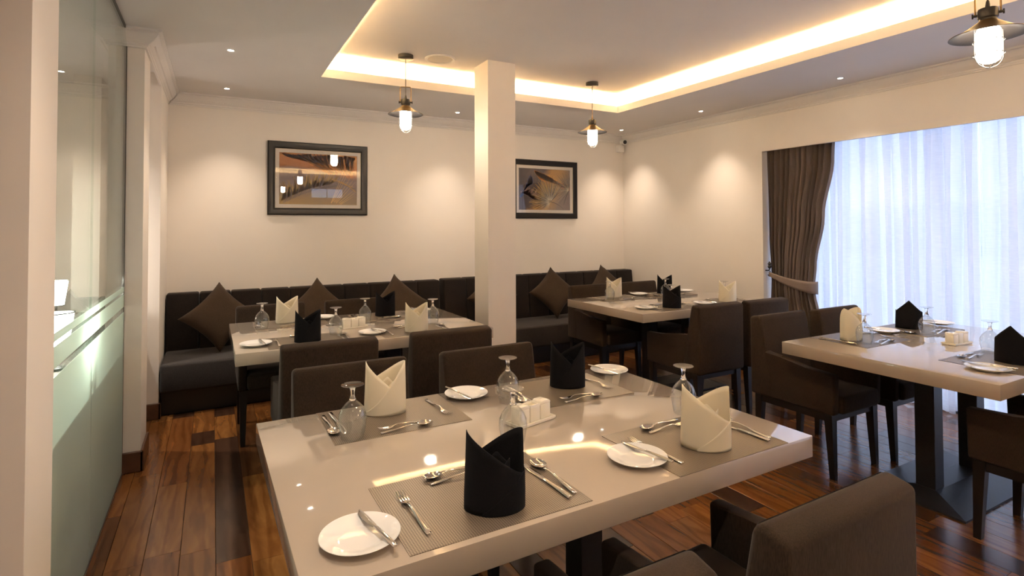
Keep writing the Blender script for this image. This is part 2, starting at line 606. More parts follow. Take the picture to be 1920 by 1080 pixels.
# cornice: moulded profile swept along the walls + fluted strip
PROF = [(0, 0), (0.012, 0), (0.012, 0.010), (0.020, 0.014), (0.020, 0.024), (0.030, 0.030), (0.050, 0.046), (0.066, 0.066), (0.072, 0.076),
        (0.072, 0.084), (0.090, 0.088), (0.090, 0.10), (0, 0.10)]
def cornice(name, path, dentils=True):
    """path: list of (x, y, nx, ny) - foot points on the wall, profile grows along (nx, ny)"""
    bm = bmesh.new()
    rings = [[bm.verts.new((x + nx * d, y + ny * d, ZC - 0.10 + h)) for d, h in PROF] for x, y, nx, ny in path]
    n = len(PROF)
    for a, b in zip(rings[:-1], rings[1:]):
        for i in range(n):
            j = (i + 1) % n
            bm.faces.new((a[i], a[j], b[j], b[i]))
    bm.faces.new(rings[0])
    bm.faces.new(rings[-1][::-1])
    o = mesh_obj(name, bm, CORN)
    tag(o, kind='structure')
    if dentils:
        bm = bmesh.new()
        for (xa, ya, _, _), (xb, yb, nx, ny) in zip(path[:-1], path[1:]):
            L = math.hypot(xb - xa, yb - ya)
            k = int(L / 0.019)
            tx, ty = (xb - xa) / L, (yb - ya) / L
            sgx = (1 if nx > 0 else -1) if abs(tx) < 0.1 else 0
            sgy = (1 if ny > 0 else -1) if abs(ty) < 0.1 else 0
            for i in range(4, k - 3):
                cx, cy = xa + tx * i * 0.019, ya + ty * i * 0.019
                p0, p1 = 0.024, 0.048
                if sgx:
                    add_box(bm, min(cx + sgx * p0, cx + sgx * p1), max(cx + sgx * p0, cx + sgx * p1), cy - 0.0048, cy + 0.0048, ZC - 0.062, ZC - 0.028)
                else:
                    add_box(bm, cx - 0.0048, cx + 0.0048, min(cy + sgy * p0, cy + sgy * p1), max(cy + sgy * p0, cy + sgy * p1), ZC - 0.062, ZC - 0.028)
        d = mesh_obj('flutes', bm, CORN, o)
        tag(d, kind='stuff')
    return o
cornice('trim_1', [(XL, YB, 1, -1), (XR, YB, -1, -1)])
cornice('trim_2', [(-0.50, 3.885, 0, -1), (-0.362, 3.885, 1, -1), (XL - 0.01, YB, 1, -1)])
cornice('trim_3', [(XR, YB, -1, -1), (XR, YF, -1, 1)], dentils=False)

# baseboards on the piers and the window wall
def baseboard(name, *boxes):
    bm = bmesh.new()
    for b in boxes:
        add_box(bm, *b, 0.0, 0.118, bevel=0.004)
    tag(mesh_obj(name, bm, DARKWOOD), kind='structure')
baseboard('baseboard_pier', (-0.452, -0.347, 3.868, 3.886), (-0.363, -0.347, 3.868, 4.21))
baseboard('baseboard_corner', (-0.60, XL + 0.015, 4.842, 4.861), (XL - 0.001, XL + 0.015, 4.842, 4.93))
baseboard('baseboard_right', (XR - 0.016, XR + 0.001, WY1, 4.8))
baseboard('baseboard_near', (-0.40, -0.384, 1.69, 1.965))

# ------------------------------------------------------------------ window: frame, panes, curtains
WX = 5.03
win = empty('window_1', (WX, 0.95, 0))
tag(win, kind='structure')
bm = bmesh.new()
mull = [WY0, -0.35, 0.93, 2.2, WY1]
add_box(bm, -0.03, 0.03, WY0 - 0.95, WY1 - 0.95, 0.0, 0.06)
add_box(bm, -0.03, 0.03, WY0 - 0.95, WY1 - 0.95, 2.40, 2.45)
for y in mull:
    add_box(bm, -0.03, 0.03, y - 0.03 - 0.95, y + 0.03 - 0.95, 0.06, 2.40)
mesh_obj('window_frame', bm, WFRAME, win)
for ya, yb in zip(mull[:-1], mull[1:]):
    box_obj('pane', -0.004, 0.004, ya + 0.03 - 0.95, yb - 0.03 - 0.95, 0.06, 2.40, WPANE, win)
w2 = empty('window_2', ((RW[0] + RW[1]) / 2, YF - 0.06, RW[2]))
tag(w2, kind='structure')
hw = (RW[1] - RW[0]) / 2
hh = RW[3] - RW[2]
bm = bmesh.new()
add_box(bm, -hw, hw, -0.03, 0.03, 0, 0.02); add_box(bm, -hw, hw, -0.03, 0.03, hh - 0.02, hh)
add_box(bm, -hw, -hw + 0.02, -0.03, 0.03, 0.02, hh - 0.02); add_box(bm, hw - 0.02, hw, -0.03, 0.03, 0.02, hh - 0.02)
add_box(bm, -0.01, 0.01, -0.03, 0.03, 0.02, hh - 0.02)
mesh_obj('window_frame', bm, WFRAME, w2)
for sgn in (-1, 1):
    box_obj('pane', min(sgn * 0.01, sgn * (hw - 0.02)), max(sgn * 0.01, sgn * (hw - 0.02)), -0.003, 0.003, 0.02, hh - 0.02, WPANE, w2)

# outdoors: terrace and a far hedge line
terr = box_obj('terrace_ground', 5.3, 60, -40, 60, -0.3, -0.15, plain('terrace_stone', (0.42, 0.44, 0.46), 0.8, noise=0.1, nscale=2))
tag(terr, kind='structure')
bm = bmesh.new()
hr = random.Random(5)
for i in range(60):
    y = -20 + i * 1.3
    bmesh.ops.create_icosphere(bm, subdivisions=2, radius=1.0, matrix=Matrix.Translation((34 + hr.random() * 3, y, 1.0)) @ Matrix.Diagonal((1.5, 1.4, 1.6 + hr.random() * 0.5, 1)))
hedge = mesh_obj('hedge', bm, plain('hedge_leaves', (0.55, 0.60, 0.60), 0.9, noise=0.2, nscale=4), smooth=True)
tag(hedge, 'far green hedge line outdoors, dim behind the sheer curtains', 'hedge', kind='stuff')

def sheet(name, nu, nv, fn, m, parent=None, th=0.0):
    bm = bmesh.new()
    g = [[bm.verts.new(fn(i / nu, j / nv)) for j in range(nv + 1)] for i in range(nu + 1)]
    for i in range(nu):
        for j in range(nv):
            bm.faces.new((g[i][j], g[i + 1][j], g[i + 1][j + 1], g[i][j + 1]))
    o = mesh_obj(name, bm, m, parent)
    for p in o.data.polygons:
        p.use_smooth = True
    if th:
        solid(o, th)
    return o

def sheer_fn(ya, yb, seed, z0=0.02, z1=2.42):
    q = random.Random(seed)
    ph = [q.random() * 6.28 for _ in range(8)]
    def fn(u, v):
        s = u * (yb - ya)
        z = z0 + (z1 - z0) * v
        t = max(0.0, min(1.0, (z - 0.3) / 2.0))
        wob = 0.35 * sin(s * 3.1 + ph[5]) + 0.25 * sin(s * 7.3 + ph[6])
        top = sin(2 * pi * s / 0.118 + ph[0] + wob)
        top = math.copysign(abs(top) ** 0.7, top)
        low = 0.75 * sin(2 * pi * s / 0.236 + ph[1] + wob) + 0.45 * sin(2 * pi * s / 0.137 + ph[2] + 1.4 * sin(z * 1.1 + ph[3]))
        e = min(1.0, s / 0.06, (yb - ya - s) / 0.06)
        x = e * (0.050 * top * t + 0.052 * low * (1 - 0.75 * t))
        y = ya + s + e * 0.026 * cos(2 * pi * s / 0.118 + ph[0] + wob) * t + 0.02 * sin(2 * pi * s / 0.236 + ph[4]) * (1 - t) * e
        return (4.875 + x, y, z)
    return fn
sh1 = sheet('sheer_curtain', 560, 22, sheer_fn(1.862, 3.46, 3), SHEER)
tag(sh1, 'white sheer curtain panel next to the brown tied drape', 'curtain', 'white sheer window curtains')
sh2 = sheet('sheer_curtain', 900, 22, sheer_fn(-1.56, 1.860, 8), SHEER)
tag(sh2, 'white sheer curtain panel at the right edge behind the window table', 'curtain', 'white sheer window curtains')

def fold_mesh(seed):
    """a gathered fold of the sheer: a narrow doubled strip, pinched at the top and running down"""
    q = random.Random(seed)
    w0, w1, ph = q.uniform(0.012, 0.026), q.uniform(0.006, 0.036), q.random() * 6
    bm = bmesh.new()
    prev = None
    n = 16
    for i in range(n + 1):
        z = -2.39 * i / n
        k = i / n
        w = w0 + (w1 - w0) * k + 0.010 * math.exp(-((k - 0.12) / 0.10) ** 2)
        c = 0.010 * sin(ph + 2.2 * k) - 0.010 * sin(ph)
        x = 0.004 * sin(ph + 5 * k)
        row = [bm.verts.new((x, c - w, z)), bm.verts.new((x - 0.006, c - w * 0.3, z)), bm.verts.new((x - 0.006, c + w * 0.3, z)), bm.verts.new((x, c + w, z))]
        if prev:
            for a, b, d, e in zip(prev[:-1], prev[1:], row[1:], row[:-1]):
                bm.faces.new((a, b, d, e))
        prev = row
    me = bpy.data.meshes.new('pleat_fold')
    bm.to_mesh(me)
    bm.free()
    me.materials.append(SHEER2)
    for p in me.polygons:
        p.use_smooth = True
    return me
FOLDS = [fold_mesh(40 + k) for k in range(7)]
pq = random.Random(21)
for (sh, ya, yb) in ((sh1, 1.90, 3.42), (sh2, -1.5, 1.81)):
    yy = ya
    while yy < yb:
        p = bpy.data.objects.new('pleat_fold', pq.choice(FOLDS))
        p.location = (4.806, yy, 2.415)
        link(p, sh)
        yy += pq.choice((0.055, 0.07, 0.09, 0.13, 0.19))

def lerp_tab(tab, z):
    for (za, a), (zb, b) in zip(tab[:-1], tab[1:]):
        if z <= zb:
            k = max(0.0, (z - za) / (zb - za))
            k = k * k * (3 - 2 * k)
            return a + (b - a) * k
    return tab[-1][1]
LEFT = [(0.0, 3.475), (0.5, 3.475), (0.93, 3.455), (1.3, 3.475), (2.44, 3.485)]
RIGHT = [(0.0, 2.93), (0.5, 2.965), (0.86, 3.03), (1.05, 3.01), (1.5, 2.93), (2.0, 2.835), (2.44, 2.80)]
def drape_fn(u, v):
    z = 0.015 + 2.425 * v
    yl, yr = lerp_tab(LEFT, z), lerp_tab(RIGHT, z)
    tight = math.exp(-((z - 0.88) / 0.30) ** 2)
    y = yl + (yr - yl) * u
    amp = 0.030 - 0.008 * tight
    k = sin(2 * pi * u * 12.0 + 0.10 * sin(z * 1.7) + 0.8 * sin(u * 9))
    k = math.copysign(abs(k) ** 0.65, k)
    x = 4.735 + amp * k + 0.010 * sin(2 * pi * u * 4.3 + 0.3 * z)
    x += 0.028 * tight * (1 - (2 * u - 1) ** 2) * -1
    y += 0.010 * cos(2 * pi * u * 12.0)
    return (x, y, z)
drape = empty('tied_drape', (0, 0, 0))
tag(drape, 'brown pinch-pleated drape tied back with a band beside the window', 'curtain')
sheet('drape_panel', 330, 36, drape_fn, DRAPEF, drape)
def tie_fn(u, v):
    a = u
    y = 3.455 + (3.025 - 3.455) * min(a / 0.92, 1.0) - 0.012 * sin(pi * a)
    x = 4.690 - 0.030 * sin(pi * min(1, a / 0.92)) + 0.085 * max(0, (a - 0.86) / 0.14) ** 1.3
    zc = 0.955 - 0.10 * a - 0.015 * sin(pi * a)
    h = 0.040 + 0.075 * a
    return (x, y, zc + (v - 0.5) * h)
sheet('tie_band', 24, 4, tie_fn, DRAPEF, drape, 0.006)
bm = bmesh.new()
add_tube(bm, [(4.70, 3.498, 0.985), (4.70, 3.465, 0.985), (4.70, 3.452, 1.0), (4.70, 3.452, 1.02)], 0.006)
add_lathe(bm, [(0, -0.02), (0.012, -0.012), (0.018, 0.004), (0.012, 0.02), (0.018, 0.03), (0.006, 0.05), (0, 0.056)], 10, (4.70, 3.455, 1.02))
add_tube(bm, [(4.70, 3.452, 0.985), (4.70, 3.447, 0.955), (4.70, 3.46, 0.93), (4.70, 3.473, 0.945)], 0.005)
mesh_obj('tieback_hook', bm, BLKMET, drape, True)['label'] = 'dark metal tieback hook with a leaf finial'

# ------------------------------------------------------------------ glass partition and the side room
gp = empty('glass_partition', (GX, 2.92, 0))
tag(gp, 'floor-to-ceiling glass partition with frosted lower bands at the left', 'partition')
for (ya, yb) in ((1.955, 2.918), (2.922, 3.872)):
    g = box_obj('glass_panel', -0.005, 0.005, ya - 2.92, yb - 2.92, 0.012, ZC - 0.012, PANE, gp)
    for (za, zb) in ((0.012, 0.932), (0.962, 1.033), (1.049, 1.077)):
        box_obj('frosted_band', 0.0056, 0.0066, ya - 2.92 + 0.001, yb - 2.92 - 0.001, za, zb, FROST, g)
bm = bmesh.new()
add_box(bm, -0.009, 0.009, 1.955 - 2.92, 3.885 - 2.92, ZC - 0.014, ZC)
add_box(bm, -0.007, 0.007, 3.877 - 2.92, 3.885 - 2.92, 0, ZC - 0.014)
add_box(bm, -0.009, 0.009, 1.955 - 2.92, 3.885 - 2.92, 0, 0.010)
mesh_obj('channel', bm, plain('channel_metal', (0.10, 0.09, 0.08), 0.4, metal=0.5), gp)

# side room: white pilaster, low dark sideboard with two lamps
wall('wall_pilaster', (-0.93, -0.76, 5.2, YB, 0, ZC))
sb = empty('sideboard', (-0.52, 3.56, 0))
tag(sb, 'dark low sideboard behind the glass partition', 'sideboard')
SBM = plain('sideboard_veneer', (0.11, 0.088, 0.072), 0.5, noise=0.2, nscale=10)
box_obj('body', -0.66, 0.0, -1.25, 1.25, 0.06, 0.80, SBM, sb, 0.004)
box_obj('top', -0.67, 0.012, -1.26, 1.26, 0.80, 0.83, SBM, sb, 0.004)
for i in range(5):
    d = box_obj('door', 0.0, 0.012, -1.24 + i * 0.50, -0.75 + i * 0.50, 0.08, 0.785, SBM, sb, 0.003)
    box_obj('handle', 0.012, 0.024, -0.80 + i * 0.50, -0.785 + i * 0.50, 0.40, 0.55, BRASS, d, 0.002)
box_obj('plinth', -0.62, -0.02, -1.23, 1.23, 0.0, 0.06, BLKWOOD, sb)
def table_lamp(x, y, z, label):
    t = empty('table_lamp', (x, y, z))
    tag(t, label, 'lamp', 'small lamps behind the glass')
    bm = bmesh.new()
    add_lathe(bm, [(0, 0), (0.045, 0), (0.045, 0.01), (0.01, 0.018), (0.008, 0.10), (0, 0.10)], 20)
    mesh_obj('base', bm, LAMPBLK, t, True)
    bm = bmesh.new()
    add_lathe(bm, [(0.045, 0.07), (0.066, 0.235)], 28)
    mesh_obj('lamp_shade', bm, SHADEM, t, True)
    for r, zz in ((0.0455, 0.07), (0.0665, 0.235)):
        bm = bmesh.new()
        add_tube(bm, [(r * cos(2 * pi * i / 28), r * sin(2 * pi * i / 28), zz) for i in range(29)], 0.003, 6)
        mesh_obj('shade_rim', bm, LAMPBLK, t)
table_lamp(-0.92, 4.70, 0.83, 'white lamp with black rims behind the glass, the upper of two')
table_lamp(-0.575, 2.92, 0.83, 'white lamp with black rims behind the glass, the lower of two')

# ------------------------------------------------------------------ ceiling fittings
def downlight(x, y, label, w=DOWN_W, ang=86, c=DOWN_C):
    t = empty('downlight', (x, y, ZC))
    tag(t, label, 'downlight', 'recessed downlights')
    bm = bmesh.new()
    add_lathe(bm, [(0.017, -0.0005), (0.020, -0.003), (0.030, -0.0025), (0.032, 0.0)], 24)
    mesh_obj('trim_ring', bm, GREYP, t, True)
    bm = bmesh.new()
    add_lathe(bm, [(0, -0.0012), (0.017, -0.0012)], 20)
    mesh_obj('diffuser', bm, DLM, t)
    ld = bpy.data.lights.new('downlight_beam', 'SPOT')
    ld.energy = w
    ld.color = c
    ld.spot_size = RAD(ang)
    ld.spot_blend = 1.0
    ld.shadow_soft_size = 0.025
    lo = bpy.data.objects.new('downlight_beam', ld)
    lo.location = (0, 0, -0.012)
    link(lo, t)
downlight(0.095, 4.02, 'recessed downlight in the left ceiling nearest the camera')
downlight(0.095, 5.15, 'recessed downlight over the left end of the bench')
downlight(2.18, 5.15, 'recessed downlight seen just left of the column')
downlight(4.34, 5.18, 'recessed downlight in the far corner by the security camera')
downlight(4.34, 3.95, 'recessed downlight before the window wall, middle of three')
downlight(4.34, 2.54, 'recessed downlight nearest the right pendant lamp')
downlight(4.34, 1.2, 'recessed downlight near the window, out at the right')
downlight(0.095, 2.8, 'recessed downlight in the left ceiling, beyond the picture top')
downlight(0.095, 1.5, 'recessed downlight above the entrance side')
downlight(0.095, 0.2, 'added unseen fill downlight beside the viewpoint', w=22, ang=125)  # added out of view to brighten the near pier and chair backs
downlight(0.095, -1.4, 'added unseen fill downlight behind the viewpoint on the left', w=22, ang=125)  # added too, a second wide fill for the near pier
downlight(1.3, -2.75, 'added unseen fill downlight by the rear wall, left')  # added fill: this and the next two give more light from behind
downlight(3.1, -2.75, 'added unseen fill downlight by the rear wall, right')  # added fill, no known fitting here
downlight(4.34, -0.4, 'added unseen fill downlight behind the viewpoint on the window side')  # added fill on the window side, out of view
downlight(-0.98, 4.55, 'recessed downlight seen through the glass partition', w=60, ang=96, c=(1.0, 0.9, 0.78))
downlight(-1.35, 2.7, 'added unseen fill downlight over the side room', w=220, ang=92, c=(1.0, 0.92, 0.82))  # added out of view to brighten the room behind the glass

spk = empty('ceiling_speaker', (1.575, 4.07, ZU))
tag(spk, 'round white ceiling speaker between the pendant and the column', 'speaker')
bm = bmesh.new()
add_lathe(bm, [(0.098, -0.006), (0.108, -0.010), (0.118, -0.008), (0.122, 0.0)], 40)
mesh_obj('rim', bm, GREYP, spk, True)
bm = bmesh.new()
add_lathe(bm, [(0, -0.008), (0.098, -0.006)], 40)
mesh_obj('grille', bm, plain('speaker_mesh', (0.62, 0.57, 0.5), 0.7, bump=0.3, nscale=300), spk, True)

cc = empty('security_camera', (4.60, 5.50, 2.40))
tag(cc, 'small white security camera on a junction box in the far corner', 'camera')
box_obj('junction_box', -0.045, 0.045, -0.01, 0.05, -0.035, 0.055, GREYP, cc, 0.008, 2, True)
bm = bmesh.new()
add_tube(bm, [(0.0, 0.02, 0.05), (0.01, 0.0, 0.075), (0.015, -0.03, 0.085)], 0.012, 10)
mesh_obj('bracket', bm, GREYP, cc, True)
bm = bmesh.new()
add_tube(bm, [(0.03, 0.025, 0.105), (0.0, -0.075, 0.085)], [0.031, 0.033], 20)
mesh_obj('body', bm, GREYP, cc, True)
bm = bmesh.new()
add_tube(bm, [(0.0, -0.0752, 0.085), (-0.001, -0.079, 0.0845)], [0.026, 0.022], 20)
mesh_obj('lens', bm, LENS, cc, True)

def pendant(x, y, zr, label, k=1.0):
    """zr: height of the shade rim"""
    t = empty('pendant_lamp', (x, y, zr))
    tag(t, label, 'pendant lamp', 'caged pendant lamps')
    zt = ZU - zr
    bm = bmesh.new()
    add_lathe(bm, [(0, zt), (0.058, zt), (0.058, zt - 0.028), (0.052, zt - 0.032), (0, zt - 0.032)], 28)
    mesh_obj('canopy', bm, LAMPBLK, t, True)
    bm = bmesh.new()
    add_tube(bm, [(0, 0, zt - 0.03), (0, 0, 0.135)], 0.0032, 8)
    mesh_obj('cord', bm, LAMPBLK, t)
    bm = bmesh.new()
    add_lathe(bm, [(0, 0.150), (0.006, 0.148), (0.010, 0.118), (0.033, 0.114), (0.035, 0.108), (0.035, 0.075), (0.030, 0.070), (0.030, 0.058), (0, 0.058)], 24)
    mesh_obj('neck', bm, LAMPBLK, t, True)
    for s in (-1, 1):
        bm = bmesh.new()
        add_tube(bm, [(s * 0.03, 0, 0.092), (s * 0.050, 0, 0.092)], 0.006, 10)
        add_tube(bm, [(s * 0.047, 0, 0.092), (s * 0.053, 0, 0.092)], 0.011, 12)
        mesh_obj('knob', bm, LAMPBLK, t, True)
    bm = bmesh.new()
    add_tube(bm, [(-0.041, 0, 0.092), (-0.041, 0, 0.205), (-0.034, 0, 0.212), (0.034, 0, 0.212), (0.041, 0, 0.205), (0.041, 0, 0.092)], 0.0035, 8)
    mesh_obj('stirrup', bm, BRASS, t, True)
    bm = bmesh.new()
    add_lathe(bm, [(0.028, 0.066), (0.036, 0.058), (0.060, 0.040), (0.098, 0.014), (0.134, 0.0), (0.135, -0.003)], 40)
    sh = mesh_obj('shade', bm, BRASSY, t, True)
    bm = bmesh.new()
    add_lathe(bm, [(0.135, -0.003), (0.132, -0.0035), (0.097, 0.009), (0.058, 0.034), (0.034, 0.05)], 40)
    mesh_obj('shade_lining', bm, SHADEB, sh, True)
    bm = bmesh.new()
    add_lathe(bm, [(0, 0.03), (0.036, 0.028), (0.042, 0.015), (0.042, -0.092), (0.037, -0.110), (0.022, -0.121), (0, -0.125)], 28)
    mesh_obj('glowing_jar', bm, BULB, t, True)
    bm = bmesh.new()
    R = 0.053
    for q in range(4):
        c, s = cos(q * pi / 2 + 0.5), sin(q * pi / 2 + 0.5)
        pts = [(R * c, R * s, 0.02), (R * c, R * s, -0.085)]
        for i in range(1, 7):
            an = i / 6 * pi / 2
            pts.append((R * cos(an) * c, R * cos(an) * s, -0.085 - 0.058 * sin(an)))
        add_tube(bm, pts, 0.0016, 6)
    for zz in (-0.028, -0.085):
        add_tube(bm, [(R * cos(2 * pi * i / 28), R * sin(2 * pi * i / 28), zz) for i in range(29)], 0.0016, 6, cap=False)
    mesh_obj('wire_cage', bm, LAMPBLK, t)
    t.scale = (k, k, 1)
    t.rotation_euler.z = -math.atan2(x, y) + (pi / 2 if x > 2 and y > 3 else 0.0)
    return t
pendant(1.305, 4.11, 2.29, 'caged pendant lamp hanging left of the column')
pendant(3.085, 4.095, 2.29, 'caged pendant lamp hanging right of the column')
pendant(2.95, 1.085, 2.243, 'large caged pendant lamp at the top right edge', 1.03)
pendant(1.305, 1.1, 2.27, 'caged pendant lamp above the foreground table')
pendant(1.305, -1.5, 2.27, 'caged pendant lamp behind the viewpoint on the left')
pendant(3.085, -1.5, 2.27, 'caged pendant lamp behind the viewpoint on the right')

# ------------------------------------------------------------------ pictures
def ring(bm, ox0, ox1, oz0, oz1, prof):
    """picture frame: mitred profile (inset, y) around a rectangle"""
    loops = []
    for ins, y in prof:
        loops.append([bm.verts.new(p) for p in ((ox0 + ins, y, oz0 + ins), (ox1 - ins, y, oz0 + ins), (ox1 - ins, y, oz1 - ins), (ox0 + ins, y, oz1 - ins))])
    n = len(loops)
    for a in range(n):
        A, B = loops[a], loops[(a + 1) % n]
        for i in range(4):
            j = (i + 1) % 4
            bm.faces.new((A[i], A[j], B[j], B[i]))

def ribbon(bm, pts, w0, w1, y):
    n = len(pts)
    L, R = [], []
    for k, (x, z) in enumerate(pts):
        xa, za = pts[max(0, k - 1)]
        xb, zb = pts[min(n - 1, k + 1)]
        d = math.hypot(xb - xa, zb - za) or 1
        nx, nz = -(zb - za) / d, (xb - xa) / d
        w = w0 + (w1 - w0) * k / (n - 1)
        L.append(bm.verts.new((x + nx * w, y, z + nz * w)))
        R.append(bm.verts.new((x - nx * w, y, z - nz * w)))
    for k in range(n - 1):
        bm.faces.new((L[k], L[k + 1], R[k + 1], R[k]))

def picture(cx, cz, label, arts, strokes, w=0.92, h=0.69):
    t = empty('framed_picture', (cx, YB, cz - h / 2))
    tag(t, label, 'picture', 'framed pictures on the back wall')
    x0, x1 = -w / 2, w / 2
    bm = bmesh.new()
    ring(bm, x0, x1, 0, h, [(0, 0), (0, -0.022), (0.010, -0.032), (0.028, -0.030), (0.042, -0.022), (0.058, -0.024), (0.066, -0.018), (0.066, 0)])
    mesh_obj('frame', bm, FRAMEB, t, True)
    bm = bmesh.new()
    ring(bm, x0 + 0.062, x1 - 0.062, 0.062, h - 0.062, [(0, -0.004), (0, -0.017), (0.006, -0.018), (0.008, -0.012), (0.008, -0.004)])
    mesh_obj('inner_slip', bm, plain('gilt_slip', (0.75, 0.68, 0.55), 0.35, metal=0.5), t)
    bm = bmesh.new()
    ring(bm, x0 + 0.066, x1 - 0.066, 0.066, h - 0.066, [(0, -0.004), (0, -0.011), (0.034, -0.011), (0.036, -0.006), (0.036, -0.004)])
    mesh_obj('mount', bm, MATB, t)
    ax0, ax1, az0, az1 = x0 + 0.1, x1 - 0.1, 0.1, h - 0.1
    box_obj('artwork', ax0, ax1, -0.006, -0.001, az0, az1, arts, t)
    for i, (m, fn) in enumerate(strokes):
        bm = bmesh.new()
        fn(bm, ax0, ax1, az0, az1, -0.0065 - 0.0004 * i)
        o = mesh_obj('painted_fronds', bm, m, t)
    box_obj('glazing', x0 + 0.066, x1 - 0.066, -0.0135, -0.0125, 0.066, h - 0.066, PGLASS, t)

INK = {k: plain('paint_' + k, c, 0.5) for k, c in dict(rust=(0.50, 0.135, 0.03), orange=(0.72, 0.27, 0.05), dark=(0.05, 0.036, 0.034), gold=(0.80, 0.50, 0.18),
       ochre=(0.52, 0.33, 0.10), grey=(0.17, 0.13, 0.135), cream=(0.70, 0.58, 0.42), blue=(0.10, 0.14, 0.35), pink=(0.5, 0.32, 0.27)).items()}

def inside(pts, ax0, ax1, az0, az1):
    return [p for p in pts if ax0 < p[0] < ax1 and az0 < p[1] < az1]
def frond_set(seed, n, base, ang0, ang1, L0, L1, curl, w):
    def fn(bm, ax0, ax1, az0, az1, y):
        q = random.Random(seed)
        W_, H_ = ax1 - ax0, az1 - az0
        bx, bz = ax0 + base[0] * W_, az0 + base[1] * H_
        for i in range(n):
            a = ang0 + (ang1 - ang0) * (i + q.random() * 0.7) / n
            L = (L0 + (L1 - L0) * q.random()) * H_
            c = curl * (0.5 + q.random())
            pts, x, z, aa = [], bx, bz, a
            for s in range(13):
                pts.append((x, z))
                x += cos(aa) * L / 12
                z += sin(aa) * L / 12
                aa += c / 12
            pts = inside(pts, ax0, ax1, az0, az1)
            if len(pts) > 2:
                ribbon(bm, pts, w, w * 0.25, y)
    return fn
def plume(seed, n, p0, p1, hair, spread, w):
    """barbs off a curved quill"""
    def fn(bm, ax0, ax1, az0, az1, y):
        q = random.Random(seed)
        W_, H_ = ax1 - ax0, az1 - az0
        for i in range(n):
            k = (i + q.random()) / n
            bx = ax0 + (p0[0] + (p1[0] - p0[0]) * k) * W_
            bz = az0 + (p0[1] + (p1[1] - p0[1]) * k + 0.06 * sin(k * 3)) * H_
            a = spread[0] + (spread[1] - spread[0]) * k + q.uniform(-0.15, 0.15)
            L = hair * (0.5 + 0.6 * q.random()) * H_
            pts = [(bx + cos(a + 0.5 * s / 8) * L * s / 8, bz + sin(a + 0.5 * s / 8) * L * s / 8) for s in range(9)]
            pts = inside(pts, ax0, ax1, az0, az1)
            if len(pts) > 2:
                ribbon(bm, pts, w, w * 0.2, y)
    return fn

def print_mat(name, direction, lo, hi, stops, wob=0.35, nscale=(5, 5, 5)):
    """flat printed colours running across the sheet along a direction"""
    m, nt, p = mat(name)
    tc = N(nt, 'ShaderNodeTexCoord')
    dt = N(nt, 'ShaderNodeVectorMath', operation='DOT_PRODUCT')
    dt.inputs[1].default_value = direction
    mp = N(nt, 'ShaderNodeMapping')
    mp.inputs['Scale'].default_value = nscale
    nz = N(nt, 'ShaderNodeTexNoise', i_Scale=1.0, i_Detail=5.0, i_Distortion=1.5)
    mr = N(nt, 'ShaderNodeMapRange')
    mr.inputs['From Min'].default_value = lo
    mr.inputs['From Max'].default_value = hi
    mr.clamp = False
    ma = N(nt, 'ShaderNodeMath', operation='MULTIPLY_ADD')
    ma.inputs[1].default_value = wob
    sb_ = N(nt, 'ShaderNodeMath', operation='SUBTRACT')
    sb_.inputs[1].default_value = wob * 0.5
    rp = N(nt, 'ShaderNodeValToRGB')
    el = rp.color_ramp.elements
    while len(el) < len(stops):
        el.new(0.5)
    for e, (pos, c) in zip(el, stops):
        e.position = pos
        e.color = (*c, 1)
    nt.links.new(tc.outputs['Object'], dt.inputs[0])
    nt.links.new(tc.outputs['Object'], mp.inputs['Vector'])
    nt.links.new(mp.outputs['Vector'], nz.inputs['Vector'])
    nt.links.new(dt.outputs['Value'], mr.inputs['Value'])
    nt.links.new(nz.outputs['Fac'], ma.inputs[0])
    nt.links.new(mr.outputs[0], ma.inputs[2])
    nt.links.new(ma.outputs[0], sb_.inputs[0])
    nt.links.new(sb_.outputs[0], rp.inputs['Fac'])
    nt.links.new(rp.outputs['Color'], p.inputs['Base Color'])
    p.inputs['Roughness'].default_value = 0.5
    return m
ART1 = print_mat('artwork_plumes', (0.12, 0, 1.0), 0.06, 0.62, [(0.0, (0.42, 0.27, 0.09)), (0.24, (0.30, 0.22, 0.15)), (0.36, (0.25, 0.19, 0.185)), (0.60, (0.25, 0.185, 0.18)), (0.70, (0.42, 0.15, 0.05)), (0.95, (0.62, 0.27, 0.07))], 0.30, (3, 3, 7))
ART2 = print_mat('artwork_palm', (1.0, 0, -0.55), -0.62, 0.22, [(0.0, (0.085, 0.062, 0.06)), (0.36, (0.11, 0.078, 0.072)), (0.50, (0.52, 0.28, 0.085)), (0.68, (0.46, 0.27, 0.11)), (0.84, (0.25, 0.18, 0.15)), (1.0, (0.22, 0.165, 0.16))], 0.35, (4, 4, 4))
picture(0.90, 1.878, 'black-framed plume artwork in rust and grey, left of the column', ART1,
        [(INK['rust'], plume(1, 130, (0.04, 0.98), (0.62, 0.62), 0.55, (-0.5, -0.1), 0.010)),
         (INK['orange'], plume(2, 120, (0.30, 0.98), (0.98, 0.95), 0.42, (-1.3, -2.1), 0.008)),
         (INK['dark'], plume(3, 26, (0.05, 0.95), (0.98, 0.93), 0.36, (-0.6, -2.2), 0.0025)),
         (INK['ochre'], plume(4, 110, (0.02, 0.06), (0.62, 0.40), 0.34, (1.1, 0.2), 0.007)),
         (INK['grey'], plume(5, 50, (0.05, 0.02), (0.7, 0.36), 0.4, (1.2, 0.1), 0.0022)),
         (INK['gold'], frond_set(6, 9, (0.60, -0.15), 0.5, 1.25, 0.9, 1.3, 0.1, 0.0022)),
         (INK['gold'], plume(7, 24, (0.65, 0.52), (0.98, 0.26), 0.3, (-0.7, -0.9), 0.0014))])
